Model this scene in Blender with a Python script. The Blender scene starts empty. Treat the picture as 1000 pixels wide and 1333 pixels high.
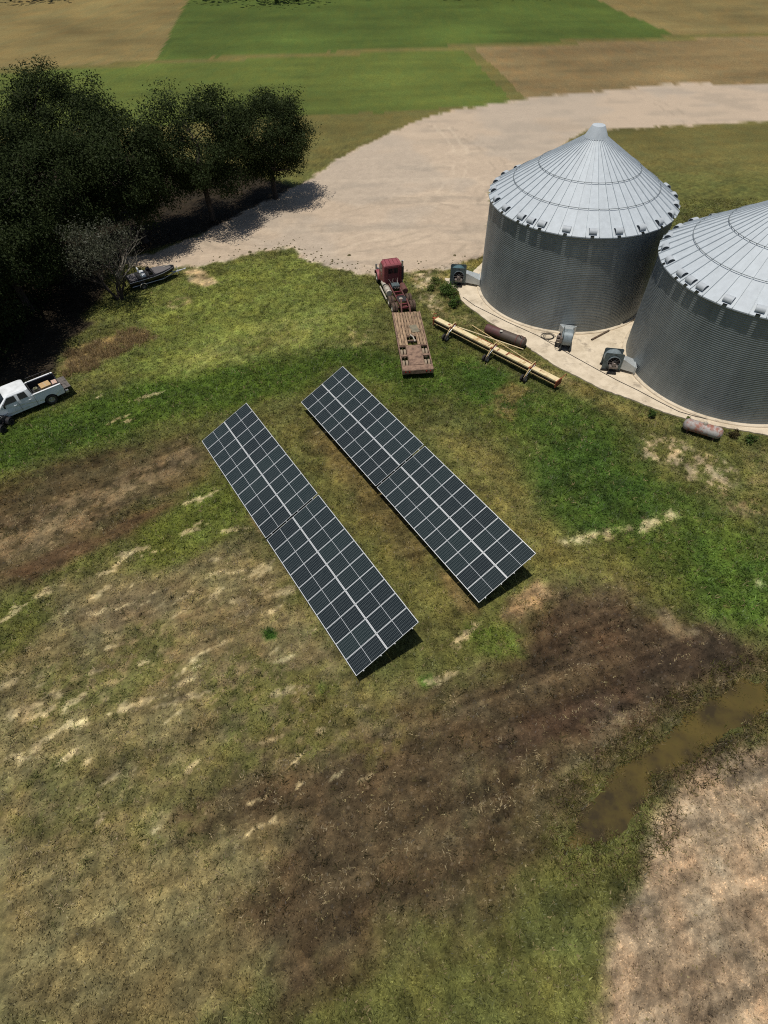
import bpy, bmesh, math, random
import numpy as np
from mathutils import Vector, Matrix, Euler

# ------------------------------------------------------------------ camera, sky, sun, exposure
SC = bpy.context.scene
COL = SC.collection
rad = math.radians
random.seed(7)
RNG = np.random.default_rng(11)

cam_d = bpy.data.cameras.new("camera")
cam = bpy.data.objects.new("camera", cam_d)
COL.objects.link(cam)
PITCH, ROLL = 0.8729025, -0.0210244
_f = Vector((0, math.cos(PITCH), -math.sin(PITCH)))
_r = Vector((1, 0, 0))
_u = _r.cross(_f)
_r2 = math.cos(ROLL) * _r + math.sin(ROLL) * _u
_u2 = -math.sin(ROLL) * _r + math.cos(ROLL) * _u
cam.matrix_world = Matrix(((_r2.x, _u2.x, -_f.x, 0), (_r2.y, _u2.y, -_f.y, 0), (_r2.z, _u2.z, -_f.z, 30.526), (0, 0, 0, 1)))
cam_d.sensor_fit = 'HORIZONTAL'
cam_d.sensor_width = 36.0
cam_d.lens = 0.726819 * 36.0
cam_d.clip_start = 0.5
cam_d.clip_end = 6000
SC.camera = cam

SUN_EL, SHADOW_AZ = rad(81.0), rad(31.4)          # shadows fall towards SHADOW_AZ
sun_dir = Vector((-math.cos(SHADOW_AZ) * math.cos(SUN_EL), -math.sin(SHADOW_AZ) * math.cos(SUN_EL), math.sin(SUN_EL)))
world = bpy.data.worlds.new("World")
SC.world = world
world.use_nodes = True
wn = world.node_tree
bg = wn.nodes["Background"]
sky = wn.nodes.new("ShaderNodeTexSky")
sky.sky_type = 'NISHITA'
sky.sun_disc = False
sky.sun_elevation = SUN_EL
sky.sun_rotation = math.atan2(sun_dir.x, sun_dir.y)
wn.links.new(sky.outputs[0], bg.inputs[0])
bg.inputs[1].default_value = 0.06
sl = bpy.data.lights.new("sun", 'SUN')
sl.energy = 3.6
sl.angle = rad(0.53)
sl.color = (1.0, 0.955, 0.88)
sun = bpy.data.objects.new("sun", sl)
sun.rotation_euler = sun_dir.to_track_quat('Z', 'Y').to_euler()
sun.location = sun_dir * 80
COL.objects.link(sun)
SC.cycles.filter_width = 1.1
SC.cycles.use_denoising = False
SC.view_settings.view_transform = 'Standard'
SC.view_settings.look = 'None'
SC.view_settings.exposure = 0.0
SC.view_settings.gamma = 1.0
SC.view_settings.use_curve_mapping = False

# ------------------------------------------------------------------ helpers: colours and materials
def lin(c):
    c = np.asarray(c, float) / 255.0
    return np.where(c <= 0.04045, c / 12.92, ((c + 0.055) / 1.055) ** 2.4)

def rgb(r, g, b, k=1.0):
    v = lin((r, g, b)) * k
    return (float(v[0]), float(v[1]), float(v[2]), 1.0)

class NT:
    def __init__(self, m):
        self.t = m.node_tree; self.n = self.t.nodes; self.l = self.t.links
    def node(self, kind, **kw):
        x = self.n.new(kind)
        for k, v in kw.items(): setattr(x, k, v)
        return x
    def put(self, sock, v):
        if hasattr(v, 'is_output') or isinstance(v, bpy.types.NodeSocket): self.l.new(v, sock)
        else: sock.default_value = v
    def math(self, op, a, b=None, c=None):
        x = self.node("ShaderNodeMath", operation=op)
        self.put(x.inputs[0], a)
        if b is not None: self.put(x.inputs[1], b)
        if c is not None: self.put(x.inputs[2], c)
        return x.outputs[0]
    def noise(self, vec, scale, detail=4, rough=0.55):
        x = self.node("ShaderNodeTexNoise")
        self.l.new(vec, x.inputs['Vector'])
        x.inputs['Scale'].default_value = scale; x.inputs['Detail'].default_value = detail; x.inputs['Roughness'].default_value = rough
        return x.outputs['Fac']
    def ramp(self, fac, a, b, ca=(0, 0, 0, 1), cb=(1, 1, 1, 1)):
        x = self.node("ShaderNodeValToRGB")
        x.color_ramp.elements[0].position = a; x.color_ramp.elements[0].color = ca
        x.color_ramp.elements[1].position = b; x.color_ramp.elements[1].color = cb
        self.l.new(fac, x.inputs[0])
        return x.outputs[0]
    def mix(self, fac, a, b, blend='MIX'):
        x = self.node("ShaderNodeMix", data_type='RGBA', blend_type=blend)
        self.put(x.inputs[0], fac); self.put(x.inputs[6], a); self.put(x.inputs[7], b)
        return x.outputs[2]
    def mapping(self, vec, scale=(1, 1, 1), rot=(0, 0, 0)):
        x = self.node("ShaderNodeMapping")
        self.l.new(vec, x.inputs[0]); x.inputs['Scale'].default_value = scale; x.inputs['Rotation'].default_value = rot
        return x.outputs[0]

MATS = {}
def mat(name, col, rough=0.6, metal=0.0, col2=None, scale=4.0, thr=(0.45, 0.65), bump=0.0, bscale=30.0, vary=0.12, stretch=(1, 1, 1), spec=0.5, rnd=0.0):
    """painted, weathered surface: base colour, a second colour (rust, dirt, fading) in noise patches, fine tone variation, bump"""
    if name in MATS: return MATS[name]
    m = bpy.data.materials.new(name); m.use_nodes = True
    N = NT(m); b = N.n["Principled BSDF"]
    tc = N.node("ShaderNodeTexCoord").outputs['Object']
    v = N.mapping(tc, stretch)
    c = None
    if col2 is not None:
        f = N.ramp(N.noise(v, scale, 6, 0.65), thr[0], thr[1])
        c = N.mix(f, col, col2)
    else:
        c = N.mix(0.0, col, col)
    f2 = N.noise(v, scale * 3.1, 5, 0.6)
    f3 = N.math('MULTIPLY_ADD', f2, 2 * vary, 1 - vary)
    if rnd:
        oi = N.node("ShaderNodeObjectInfo").outputs['Random']
        f3 = N.math('MULTIPLY', f3, N.math('MULTIPLY_ADD', oi, 2 * rnd, 1 - rnd))
    g = N.node("ShaderNodeCombineColor")
    for i in range(3): N.l.new(f3, g.inputs[i])
    N.l.new(N.mix(1.0, c, g.outputs[0], 'MULTIPLY'), b.inputs['Base Color'])
    b.inputs['Metallic'].default_value = metal
    N.put(b.inputs['Roughness'], N.math('MULTIPLY_ADD', f2, 0.25, rough - 0.12))
    b.inputs['Specular IOR Level'].default_value = spec
    if bump:
        bp = N.node("ShaderNodeBump"); bp.inputs['Strength'].default_value = bump; bp.inputs['Distance'].default_value = 0.02
        N.l.new(N.noise(tc, bscale, 4), bp.inputs['Height']); N.l.new(bp.outputs[0], b.inputs['Normal'])
    MATS[name] = m
    return m

# ------------------------------------------------------------------ helpers: meshes
def tag(o, label=None, cat=None, group=None, kind=None):
    if label: o["label"] = label
    if cat: o["category"] = cat
    if group: o["group"] = group
    if kind: o["kind"] = kind
    return o

def empty(name, loc, rz=0.0):
    o = bpy.data.objects.new(name, None)
    o.empty_display_size = 0.3
    o.location = loc; o.rotation_euler = (0, 0, rz)
    COL.objects.link(o)
    return o

def link(name, me, parent=None, loc=(0, 0, 0), rot=(0, 0, 0), scale=(1, 1, 1)):
    o = bpy.data.objects.new(name, me)
    o.location = loc; o.rotation_euler = rot; o.scale = scale
    COL.objects.link(o)
    if parent is not None: o.parent = parent
    return o

class MB:
    """collects boxes, bars, tubes, lathes and prisms into one mesh"""
    def __init__(self): self.v = []; self.f = []
    def add(self, vs, fs):
        n = len(self.v); self.v += [tuple(p) for p in vs]; self.f += [tuple(i + n for i in f) for f in fs]
        return self
    def box(self, x0, x1, y0, y1, z0, z1, c=0.0, M=None):
        """box with chamfered vertical and top edges when c > 0"""
        if c <= 0:
            vs = [(x0, y0, z0), (x1, y0, z0), (x1, y1, z0), (x0, y1, z0), (x0, y0, z1), (x1, y0, z1), (x1, y1, z1), (x0, y1, z1)]
            fs = [(3, 2, 1, 0), (4, 5, 6, 7), (0, 1, 5, 4), (1, 2, 6, 5), (2, 3, 7, 6), (3, 0, 4, 7)]
        else:
            def ring(i, z):
                return [(x0 + i + c, y0 + i, z), (x1 - i - c, y0 + i, z), (x1 - i, y0 + i + c, z), (x1 - i, y1 - i - c, z),
                        (x1 - i - c, y1 - i, z), (x0 + i + c, y1 - i, z), (x0 + i, y1 - i - c, z), (x0 + i, y0 + i + c, z)]
            vs = ring(0, z0) + ring(0, z1 - c) + ring(c * 0.8, z1)
            fs = [tuple(range(7, -1, -1)), tuple(range(16, 24))]
            for k in (0, 8):
                for i in range(8): fs.append((k + i, k + (i + 1) % 8, k + 8 + (i + 1) % 8, k + 8 + i))
        if M is not None: vs = [M @ Vector(p) for p in vs]
        return self.add(vs, fs)
    def tube(self, pts, r, n=8, cap=True):
        """tube along a path; r a number or one per point"""
        pts = [Vector(p) for p in pts]
        rs = r if hasattr(r, '__len__') else [r] * len(pts)
        vs = []; fs = []
        up = Vector((0, 0, 1))
        for i, p in enumerate(pts):
            d = (pts[min(i + 1, len(pts) - 1)] - pts[max(i - 1, 0)]).normalized()
            a = d.cross(up)
            if a.length < 0.05: a = d.cross(Vector((1, 0, 0)))
            a.normalize(); b = a.cross(d)
            for k in range(n):
                t = 2 * math.pi * k / n
                vs.append(p + (a * math.cos(t) + b * math.sin(t)) * rs[i])
        for i in range(len(pts) - 1):
            for k in range(n):
                fs.append((i * n + k, i * n + (k + 1) % n, (i + 1) * n + (k + 1) % n, (i + 1) * n + k))
        if cap:
            fs.append(tuple(range(n - 1, -1, -1))); fs.append(tuple(range((len(pts) - 1) * n, len(pts) * n)))
        return self.add(vs, fs)
    def lathe(self, prof, axis='Z', n=24, c=(0, 0, 0), closed=False):
        """prof: list of (radius, along)"""
        vs = []; fs = []
        for (r, h) in prof:
            for k in range(n):
                t = 2 * math.pi * k / n
                p = (r * math.cos(t), r * math.sin(t), h)
                if axis == 'X': p = (h, r * math.cos(t), r * math.sin(t))
                if axis == 'Y': p = (r * math.sin(t), h, r * math.cos(t))
                vs.append((p[0] + c[0], p[1] + c[1], p[2] + c[2]))
        m = len(prof)
        for i in range(m - 1 + (1 if closed else 0)):
            for k in range(n):
                j = (i + 1) % m
                fs.append((i * n + k, i * n + (k + 1) % n, j * n + (k + 1) % n, j * n + k))
        return self.add(vs, fs)
    def prism(self, poly, a0, a1, plane='XY'):
        """polygon extruded along the third axis"""
        n = len(poly); vs = []
        for a in (a0, a1):
            for (p, q) in poly:
                vs.append({'XY': (p, q, a), 'YZ': (a, p, q), 'XZ': (p, a, q)}[plane])
        fs = [tuple(range(n - 1, -1, -1)), tuple(range(n, 2 * n))] + [(i, (i + 1) % n, n + (i + 1) % n, n + i) for i in range(n)]
        return self.add(vs, fs)
    def loft(self, rings, cap=True):
        n = len(rings[0]); vs = [p for r in rings for p in r]; fs = []
        for i in range(len(rings) - 1):
            for k in range(n): fs.append((i * n + k, i * n + (k + 1) % n, (i + 1) * n + (k + 1) % n, (i + 1) * n + k))
        if cap: fs.append(tuple(range(n - 1, -1, -1))); fs.append(tuple(range((len(rings) - 1) * n, len(rings) * n)))
        return self.add(vs, fs)
    def mesh(self, name, m, smooth=False):
        me = bpy.data.meshes.new(name)
        me.from_pydata(self.v, [], self.f)
        me.validate()
        bm = bmesh.new(); bm.from_mesh(me); bmesh.ops.recalc_face_normals(bm, faces=bm.faces); bm.to_mesh(me); bm.free()
        if smooth:
            me.polygons.foreach_set("use_smooth", [True] * len(me.polygons))
            me.set_sharp_from_angle(angle=rad(smooth if smooth is not True else 40))
        if m is not None: me.materials.append(m)
        return me
    def build(self, name, m, parent=None, loc=(0, 0, 0), rot=(0, 0, 0), smooth=False):
        return link(name, self.mesh(name, m, smooth), parent, loc, rot)

def copy_tree(o, parent=None):
    c = o.copy(); COL.objects.link(c); c.parent = parent
    for ch in o.children: copy_tree(ch, c)
    return c

# ------------------------------------------------------------------ noise on arrays
def _hash(i, j, seed):
    h = (i.astype(np.int64) * 374761393 + j.astype(np.int64) * 668265263 + seed * 974634777) & 0xFFFFFFFF
    h = ((h ^ (h >> 13)) * 1274126177) & 0xFFFFFFFF
    return ((h ^ (h >> 16)) & 0xFFFF) / 65535.0
def vnoise(x, y, seed=0):
    i = np.floor(x); j = np.floor(y); u = x - i; v = y - j
    u = u * u * (3 - 2 * u); v = v * v * (3 - 2 * v)
    a = _hash(i, j, seed); b = _hash(i + 1, j, seed); c = _hash(i, j + 1, seed); d = _hash(i + 1, j + 1, seed)
    return (a * (1 - u) + b * u) * (1 - v) + (c * (1 - u) + d * u) * v
def fbm(x, y, f=1.0, seed=0, o=4, g=0.55):
    s = 0; a = 1; t = 0
    ca, sa = math.cos(0.6), math.sin(0.6)
    x = x * f; y = y * f
    for k in range(o):
        s = s + a * vnoise(x, y, seed + k * 17); t += a; a *= g
        x, y = (x * ca - y * sa) * 2.03, (x * sa + y * ca) * 2.03
    return s / t
def sstep(a, b, x):
    t = np.clip((x - a) / (b - a), 0, 1)
    return t * t * (3 - 2 * t)
def sdf(poly, x, y):
    d = np.full(x.shape, 1e9); ins = np.zeros(x.shape, bool)
    n = len(poly)
    for i in range(n):
        x0, y0 = poly[i]; x1, y1 = poly[(i + 1) % n]
        ex, ey = x1 - x0, y1 - y0
        t = np.clip(((x - x0) * ex + (y - y0) * ey) / (ex * ex + ey * ey + 1e-9), 0, 1)
        d = np.minimum(d, np.hypot(x - x0 - t * ex, y - y0 - t * ey))
        if abs(ey) > 1e-9:
            c = ((y0 > y) != (y1 > y)) & (x < ex * (y - y0) / ey + x0)
            ins ^= c
    return np.where(ins, -d, d)

# ------------------------------------------------------------------ the lie of the land: soils, grass, water
BIN = [(19.17, 56.01), (30.90, 42.25)]
BR = 8.43
STREAK = rad(27)
CS, SS_ = math.cos(STREAK), math.sin(STREAK)
DITCH = [(21.75, 12.96), (21.02, 10.91), (18.06, 9.62), (15.19, 8.44), (13.43, 7.92), (12.56, 6.65), (11.62, 5.19), (8.40, 4.77), (9.80, 6.70), (11.43, 7.78), (13.80, 9.04), (16.46, 10.80), (19.70, 12.55)]
PAD = [(7.18, 58.73), (7.41, 57.55), (8.49, 55.88), (8.47, 54.17), (9.25, 52.63), (10.53, 50.41), (12.28, 47.88), (14.03, 45.24), (15.65, 42.64), (17.33, 40.87), (18.92, 39.11), (21.01, 37.63), (23.38, 35.74), (25.27, 34.62), (27.86, 33.60), (30.66, 32.70)]
YARD = [(-23.67, 62.31), (-20.30, 62.88), (-17.23, 64.60), (-13.43, 66.35), (-10.12, 66.99), (-7.80, 63.81), (-4.18, 61.47), (-1.32, 60.11), (0.56, 60.21), (4.70, 60.90), (7.29, 60.97), (9.30, 62.14), (13.21, 65.15), (15.59, 82.17), (34.19, 106.62), (86.25, 111.26), (104.02, 128.95), (61.76, 133.29), (30.47, 126.70), (9.57, 116.47), (-2.44, 101.52), (-11.92, 84.98), (-19.76, 74.21), (-25.09, 67.67), (-29.90, 65.16), (-28.02, 63.22)]
def ell(cx, cy, a, b, ang, n=14):
    ca, sa = math.cos(ang), math.sin(ang)
    return [(cx + a * math.cos(t) * ca - b * math.sin(t) * sa, cy + a * math.cos(t) * sa + b * math.sin(t) * ca) for t in [2 * math.pi * i / n for i in range(n)]]

# polygon, colour, edge softness, edge wander, strength, patchiness, grass height, straw
ZONES = [
 # pale olive sward in the middle of the lawn
 ([(-24.78, 44.67), (-21.12, 53.98), (-16.82, 62.01), (-10.08, 64.47), (-4.55, 59.73), (-0.34, 53.91), (-1.13, 48.92), (-6.95, 45.88), (-12.20, 41.88), (-16.40, 38.76), (-21.86, 36.90)], (112,119,60), 3.0, 3.0, .85, .0, .10, .15),
 ([(-29.21, 54.30), (-24.33, 57.23), (-21.71, 60.46), (-14.44, 63.73), (-9.26, 65.39), (-8.15, 62.54), (-15.74, 55.30), (-22.12, 48.37)], (112,118,60), 2.0, 2.0, .7, .0, .12, .1),
 ([(-19.00, 44.46), (-13.27, 49.38), (-5.14, 54.10), (-1.93, 53.22), (-7.09, 47.81), (-12.36, 43.04), (-16.73, 40.37)], (136,135,76), 1.5, 2.5, .55, .3, .08, .3),
 # dark lush belt from the pickup to the trailer
 ([(-34.11, 35.36), (-30.08, 36.38), (-25.99, 39.60), (-20.30, 41.04), (-13.87, 43.68), (-6.90, 45.25), (-1.13, 46.04), (1.71, 43.73), (4.54, 43.63), (7.00, 40.11), (4.15, 38.08), (0.24, 40.34), (-3.94, 43.33), (-7.20, 40.05), (-11.73, 38.61), (-16.64, 36.74), (-22.02, 33.15), (-27.55, 31.58), (-30.91, 28.43)], (66,84,32), 1.6, 2.0, .9, .0, .18, .05),
 ([(-15.98, 36.72), (-11.35, 40.74), (-5.39, 43.98), (1.59, 40.30), (4.08, 37.06), (0.20, 38.21), (-4.62, 42.77), (-9.12, 39.04), (-12.74, 36.61)], (78,92,36), 1.2, 1.5, .5, .0, .15, .1),
 # lush green right of the arrays
 ([(3.48, 43.66), (5.90, 47.33), (8.88, 44.44), (13.05, 39.91), (16.36, 38.20), (19.12, 35.10), (19.76, 31.01), (21.31, 26.95), (26.86, 23.25), (23.12, 15.23), (20.96, 15.53), (18.71, 16.88), (17.09, 19.14), (15.32, 21.60), (12.48, 22.64), (10.73, 24.36), (10.72, 27.25), (11.46, 31.26), (9.47, 33.99), (6.67, 36.98), (4.30, 40.20)], (74,88,38), 1.8, 2.2, .9, .22, .18, .08),
 ([(12.57, 33.90), (16.61, 35.18), (19.30, 31.45), (20.20, 26.99), (18.18, 24.16), (14.82, 23.57), (11.94, 25.03), (12.02, 29.57)], (58,80,33), 2.6, 2.4, .75, .15, .2, .02),
 ([(6.65, 43.55), (10.70, 42.23), (12.76, 38.32), (11.66, 35.83), (8.09, 37.95)], (64,86,34), .8, 1.2, .8, .15, .2, .02),
 ([(20.87, 22.74), (25.96, 21.33), (23.12, 15.23), (20.96, 15.53), (19.10, 17.96)], (74,94,40), 1.0, 1.6, .8, .25, .2, .02),
 # olive between the rows
 ([(-10.79, 36.55), (-6.41, 38.43), (1.16, 27.53), (6.65, 18.26), (2.50, 14.23), (-1.61, 22.04), (-5.75, 29.28)], (106,100,52), 1.5, 2.0, .75, .0, .1, .2),
 ([(-6.23, 35.91), (-4.24, 34.42), (1.14, 26.77), (3.03, 21.92), (1.94, 20.70), (-1.65, 26.12), (-5.33, 31.77)], (96,80,48), .9, 1.4, .7, .0, .08, .2),
 ([(3.88, 34.17), (8.60, 32.22), (11.79, 24.33), (13.13, 21.03), (9.75, 19.32), (7.61, 25.14)], (118,110,60), 1.5, 2.0, .8, .0, .1, .3),
 ([(10.47, 23.02), (15.50, 22.23), (18.55, 19.10), (17.01, 17.46), (13.67, 19.22), (9.87, 19.91)], (104,98,50), 1.5, 1.6, .7, .0, .12, .2),
 # dry brown belt on the left with a straw windrow
 ([(-30.21, 26.91), (-25.77, 30.03), (-21.14, 32.24), (-15.43, 34.03), (-13.51, 32.01), (-14.35, 28.74), (-17.61, 25.83), (-20.48, 22.85), (-23.97, 19.86), (-26.33, 18.50)], (84,72,48), 1.3, 1.6, .95, .0, .06, .15),
 ([(-29.21, 24.75), (-25.68, 26.78), (-20.94, 29.56), (-15.79, 32.78), (-14.64, 31.62), (-17.15, 28.43), (-21.03, 24.53), (-25.62, 21.40), (-27.41, 20.84)], (124,104,74), .6, 1.4, .85, .3, .05, .9),
 ([(-30.91, 28.43), (-25.12, 31.50), (-18.48, 33.76), (-19.87, 32.03), (-25.26, 28.66), (-29.87, 26.17)], (80,66,42), .8, 1.0, .7, .2, .06, .1),
 ([(-25.49, 21.09), (-20.80, 23.84), (-16.68, 26.53), (-14.19, 27.96), (-14.52, 26.84), (-18.56, 23.45), (-23.08, 20.13)], (84,64,44), .6, .8, .85, .0, .05, .1),
 # dry pasture bottom left
 ([(-25.82, 17.40), (-21.86, 19.52), (-16.70, 22.43), (-11.83, 24.28), (-8.86, 24.20), (-4.93, 17.99), (-1.95, 12.93), (2.38, 12.39), (6.07, 14.15), (3.83, 9.84), (-0.31, 6.24), (-3.10, 2.03), (-7.99, -2.28), (-16.80, -2.14)], (122,110,73), 1.6, 2.4, .95, .0, .08, .4),
 ([(-16.69, 24.41), (-14.19, 27.96), (-10.94, 29.04), (-9.32, 25.61), (-10.64, 23.58), (-14.68, 20.52), (-17.04, 20.88)], (84,92,40), 1.0, 1.6, .8, .0, .14, .1),
 ([(-26.07, 17.94), (-22.85, 19.55), (-20.94, 18.37), (-22.10, 15.27), (-24.20, 13.88)], (84,88,42), .9, 1.4, .8, .0, .12, .1),
 ([(-16.88, 17.73), (-8.54, 19.77), (-4.25, 14.86), (-7.40, 11.30), (-13.24, 12.73), (-17.93, 13.74)], (130,112,78), 1.6, 2.5, .7, .3, .05, .7),
 ([(-19.97, 18.35), (-12.78, 21.08), (-11.92, 19.28), (-17.82, 16.17)], (106,92,68), 1.0, 1.6, .7, .0, .05, .5),
 # dark burnt brown ground bottom right
 ([(8.95, 17.65), (11.61, 18.82), (14.61, 19.09), (16.54, 17.47), (18.42, 16.10), (20.81, 15.18), (23.00, 14.98), (22.01, 12.86), (19.66, 12.46), (15.48, 10.40), (12.49, 8.69), (10.65, 7.79), (8.70, 6.07), (4.56, 3.32), (-0.40, 0.92), (-4.23, -0.52), (-6.24, 2.64), (-4.78, 5.66), (-9.85, 6.77), (-7.03, 8.51), (-1.49, 10.35), (3.28, 12.82), (7.04, 14.61)], (81,67,47), 1.6, 2.2, .97, .0, .07, .2),
 ([(8.85, 17.11), (13.45, 18.37), (16.84, 16.92), (18.04, 15.09), (15.68, 13.46), (12.05, 13.08), (8.65, 13.62)], (74,59,43), 1.3, 1.8, .8, .0, .06, .05),
 ([(15.10, 14.42), (19.04, 15.32), (21.77, 14.76), (20.14, 13.60), (16.23, 12.53), (13.65, 12.59)], (62,50,38), .7, 1.0, .85, .0, .04, .05),
 ([(10.05, 12.00), (14.22, 13.03), (15.23, 12.11), (12.19, 10.47), (8.60, 9.15), (5.25, 8.27), (6.28, 9.79)], (66,52,40), .7, 1.2, .85, .2, .05, .1),
 ([(15.65, 12.10), (20.08, 13.46), (21.35, 13.34), (16.69, 11.43), (11.69, 8.70), (7.33, 6.75), (3.35, 5.18), (7.61, 8.22)], (112,100,76), .8, 1.4, .75, .35, .12, .6),
 ([(3.64, 7.93), (8.72, 9.74), (10.36, 8.16), (8.78, 6.41), (5.18, 5.15), (1.90, 5.54)], (98,88,60), .9, 1.4, .7, .3, .1, .4),
 # green scraps
 ([(4.54, 16.58), (6.46, 16.90), (8.22, 15.67), (7.90, 14.35), (6.09, 14.24), (4.59, 14.91)], (86,98,44), .6, 1.2, .85, .25, .12, .05),
 ([(1.77, 13.12), (2.44, 13.38), (2.76, 12.92), (2.04, 12.62)], (76,104,42), .25, .3, .9, .0, .12, .0),
 ([(-7.61, 16.34), (-7.18, 16.65), (-6.58, 16.32), (-6.62, 15.76), (-7.30, 15.68)], (52,78,30), .15, .15, 1.0, .0, .2, .0),
 ([(-4.13, 12.98), (-2.82, 12.95), (-2.80, 12.28), (-3.87, 12.30)], (92,104,46), .3, .4, .8, .0, .1, .0),
 # olive-green regrowth in the dry pasture
 ([(-19.71, 13.78), (-14.21, 16.60), (-10.35, 16.00), (-12.58, 13.62), (-16.32, 11.49), (-19.25, 10.31)], (90,92,50), 1.0, 2.4, .7, .30, .1, .1),
 ([(-11.34, 14.06), (-7.56, 15.93), (-5.53, 13.93), (-1.92, 11.61), (-3.47, 8.82), (-7.42, 8.52), (-10.20, 10.53)], (94,95,50), 1.0, 2.4, .7, .30, .1, .1),
 ([(-19.59, 9.14), (-13.43, 10.19), (-8.22, 8.53), (-9.26, 5.74), (-14.83, 4.57), (-19.79, 5.94)], (94,92,50), 1.0, 2.4, .65, .32, .1, .1),
 ([(-4.60, 13.45), (0.65, 12.43), (2.20, 9.87), (-1.07, 8.39), (-4.38, 10.41)], (102,94,50), .8, 2.0, .7, .35, .1, .1),
 # straw heaps and bare scrapes
 ([(6.87, 17.16), (8.14, 18.50), (9.81, 19.61), (10.42, 18.73), (9.65, 17.53), (8.34, 16.86), (7.14, 16.73)], (158,128,92), .4, .5, .9, .0, .05, 1.0),
 ([(16.41, 17.36), (17.49, 17.45), (17.90, 15.96), (18.51, 15.74), (17.23, 15.36), (16.53, 16.30)], (124,108,80), .3, .4, .85, .0, .04, .7),
 ([(11.86, 22.65), (15.31, 23.42), (17.57, 23.90), (20.27, 25.22), (20.61, 24.65), (17.93, 23.35), (14.57, 22.65), (12.15, 22.32)], (190,176,128), .3, .5, 1.0, .28, .02, .9),
 ([(19.24, 30.86), (20.83, 32.91), (22.47, 33.40), (24.20, 31.74), (25.88, 30.66), (26.97, 29.46), (26.12, 27.73), (23.80, 26.88), (22.47, 28.62), (20.61, 29.98)], (168,150,116), .35, .9, .95, .36, .03, .3),
 ([(24.08, 26.88), (27.12, 26.79), (27.82, 25.30), (26.12, 23.94), (24.29, 24.69)], (140,120,84), .5, .8, .8, .4, .05, .4),
 ([(27.70, 30.77), (30.74, 31.54), (28.50, 26.75), (26.90, 27.56)], (126,116,72), .5, .8, .7, .3, .1, .4),
 ([(23.67, 20.16), (24.77, 19.83), (23.84, 17.29), (23.15, 17.86)], (150,146,104), .4, .6, .8, .5, .06, .6),
 ([(15.63, 40.92), (17.74, 39.75), (21.45, 36.50), (24.02, 34.66), (23.02, 33.57), (20.37, 35.06), (17.74, 37.12), (15.83, 38.74)], (122,112,62), .5, .7, .8, .2, .1, .3),
 ([(9.54, 38.95), (11.46, 40.51), (12.95, 39.37), (10.63, 35.38), (9.44, 35.90)], (112,92,56), .5, .8, .75, .2, .06, .3),
 ([(-5.22, 47.74), (-3.43, 50.11), (-0.76, 49.18), (-1.13, 46.81), (-3.31, 45.74)], (158,142,98), .4, .8, .8, .45, .05, .5),
 ([(-22.19, 61.89), (-20.22, 62.52), (-17.59, 58.93), (-18.84, 57.98), (-21.06, 59.41)], (170,148,112), .3, .5, .9, .2, .02, .2),
 ([(-22.92, 54.81), (-20.82, 56.29), (-19.76, 55.15), (-21.46, 53.69)], (150,134,92), .3, .5, .8, .3, .06, .4),
 ([(-9.24, 27.06), (-8.06, 24.18), (-8.51, 23.52), (-9.76, 25.62)], (140,116,82), .3, .4, .7, .1, .05, .4),
 ([(3.45, 20.67), (4.87, 19.73), (5.79, 17.19), (4.63, 17.48)], (116,92,62), .4, .6, .6, .1, .05, .3),
 # reed bed colour
 ([(-29.66, 43.88), (-29.42, 46.06), (-27.18, 47.77), (-23.45, 50.04), (-22.27, 48.37), (-25.07, 45.66), (-27.37, 43.80), (-28.90, 42.92)], (126,104,68), .6, 1.2, .85, .2, .06, .3),
 # worn ground behind the truck and along the pad
 ([(2.97, 60.80), (7.03, 60.98), (8.12, 58.86), (7.36, 55.14), (8.25, 52.08), (10.97, 49.14), (14.38, 43.28), (17.74, 39.75), (16.20, 38.94), (12.81, 42.39), (9.22, 47.20), (5.80, 50.74), (4.28, 53.73), (3.83, 57.37)], (136,122,78), .5, .8, .8, .35, .08, .4),
 ([(3.15, 60.80), (5.89, 60.68), (5.56, 56.00), (6.73, 52.58), (5.52, 51.17), (4.31, 54.18), (3.83, 57.37)], (168,150,118), .4, .6, .9, .35, .03, .4),
 ([(7.43, 60.61), (13.21, 65.15), (12.72, 61.63), (9.14, 60.54)], (120,110,58), .4, .5, .85, .1, .12, .3),
 # tan dry bank beyond the ditch
 ([(21.12, 10.08), (18.23, 9.07), (15.40, 7.95), (13.83, 7.01), (12.81, 6.00), (11.38, 3.79), (9.75, 1.81), (6.20, -4.88), (37.97, -5.33), (50.44, 11.35), (24.82, 10.83)], (158,135,108), .5, 1.0, .95, .0, .05, .5),
 ([(21.10, 10.91), (18.51, 9.73), (15.12, 8.26), (13.37, 7.74), (13.03, 6.68), (14.99, 7.89), (18.23, 9.07), (20.72, 10.09)], (76,62,44), .4, .5, .85, .0, .12, .3),
 # floor of the wood: leaf litter darkened to paint in the trees' shade
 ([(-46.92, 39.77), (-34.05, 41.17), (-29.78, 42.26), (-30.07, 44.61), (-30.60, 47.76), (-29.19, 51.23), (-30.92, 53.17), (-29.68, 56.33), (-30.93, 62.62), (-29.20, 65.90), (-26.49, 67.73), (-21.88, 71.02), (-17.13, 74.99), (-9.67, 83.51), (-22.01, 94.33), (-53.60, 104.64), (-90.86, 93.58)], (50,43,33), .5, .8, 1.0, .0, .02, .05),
 # yard of pale dirt
 (YARD, (190,170,146), .35, 1.6, 1.0, .0, .0, .0),
]
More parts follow.
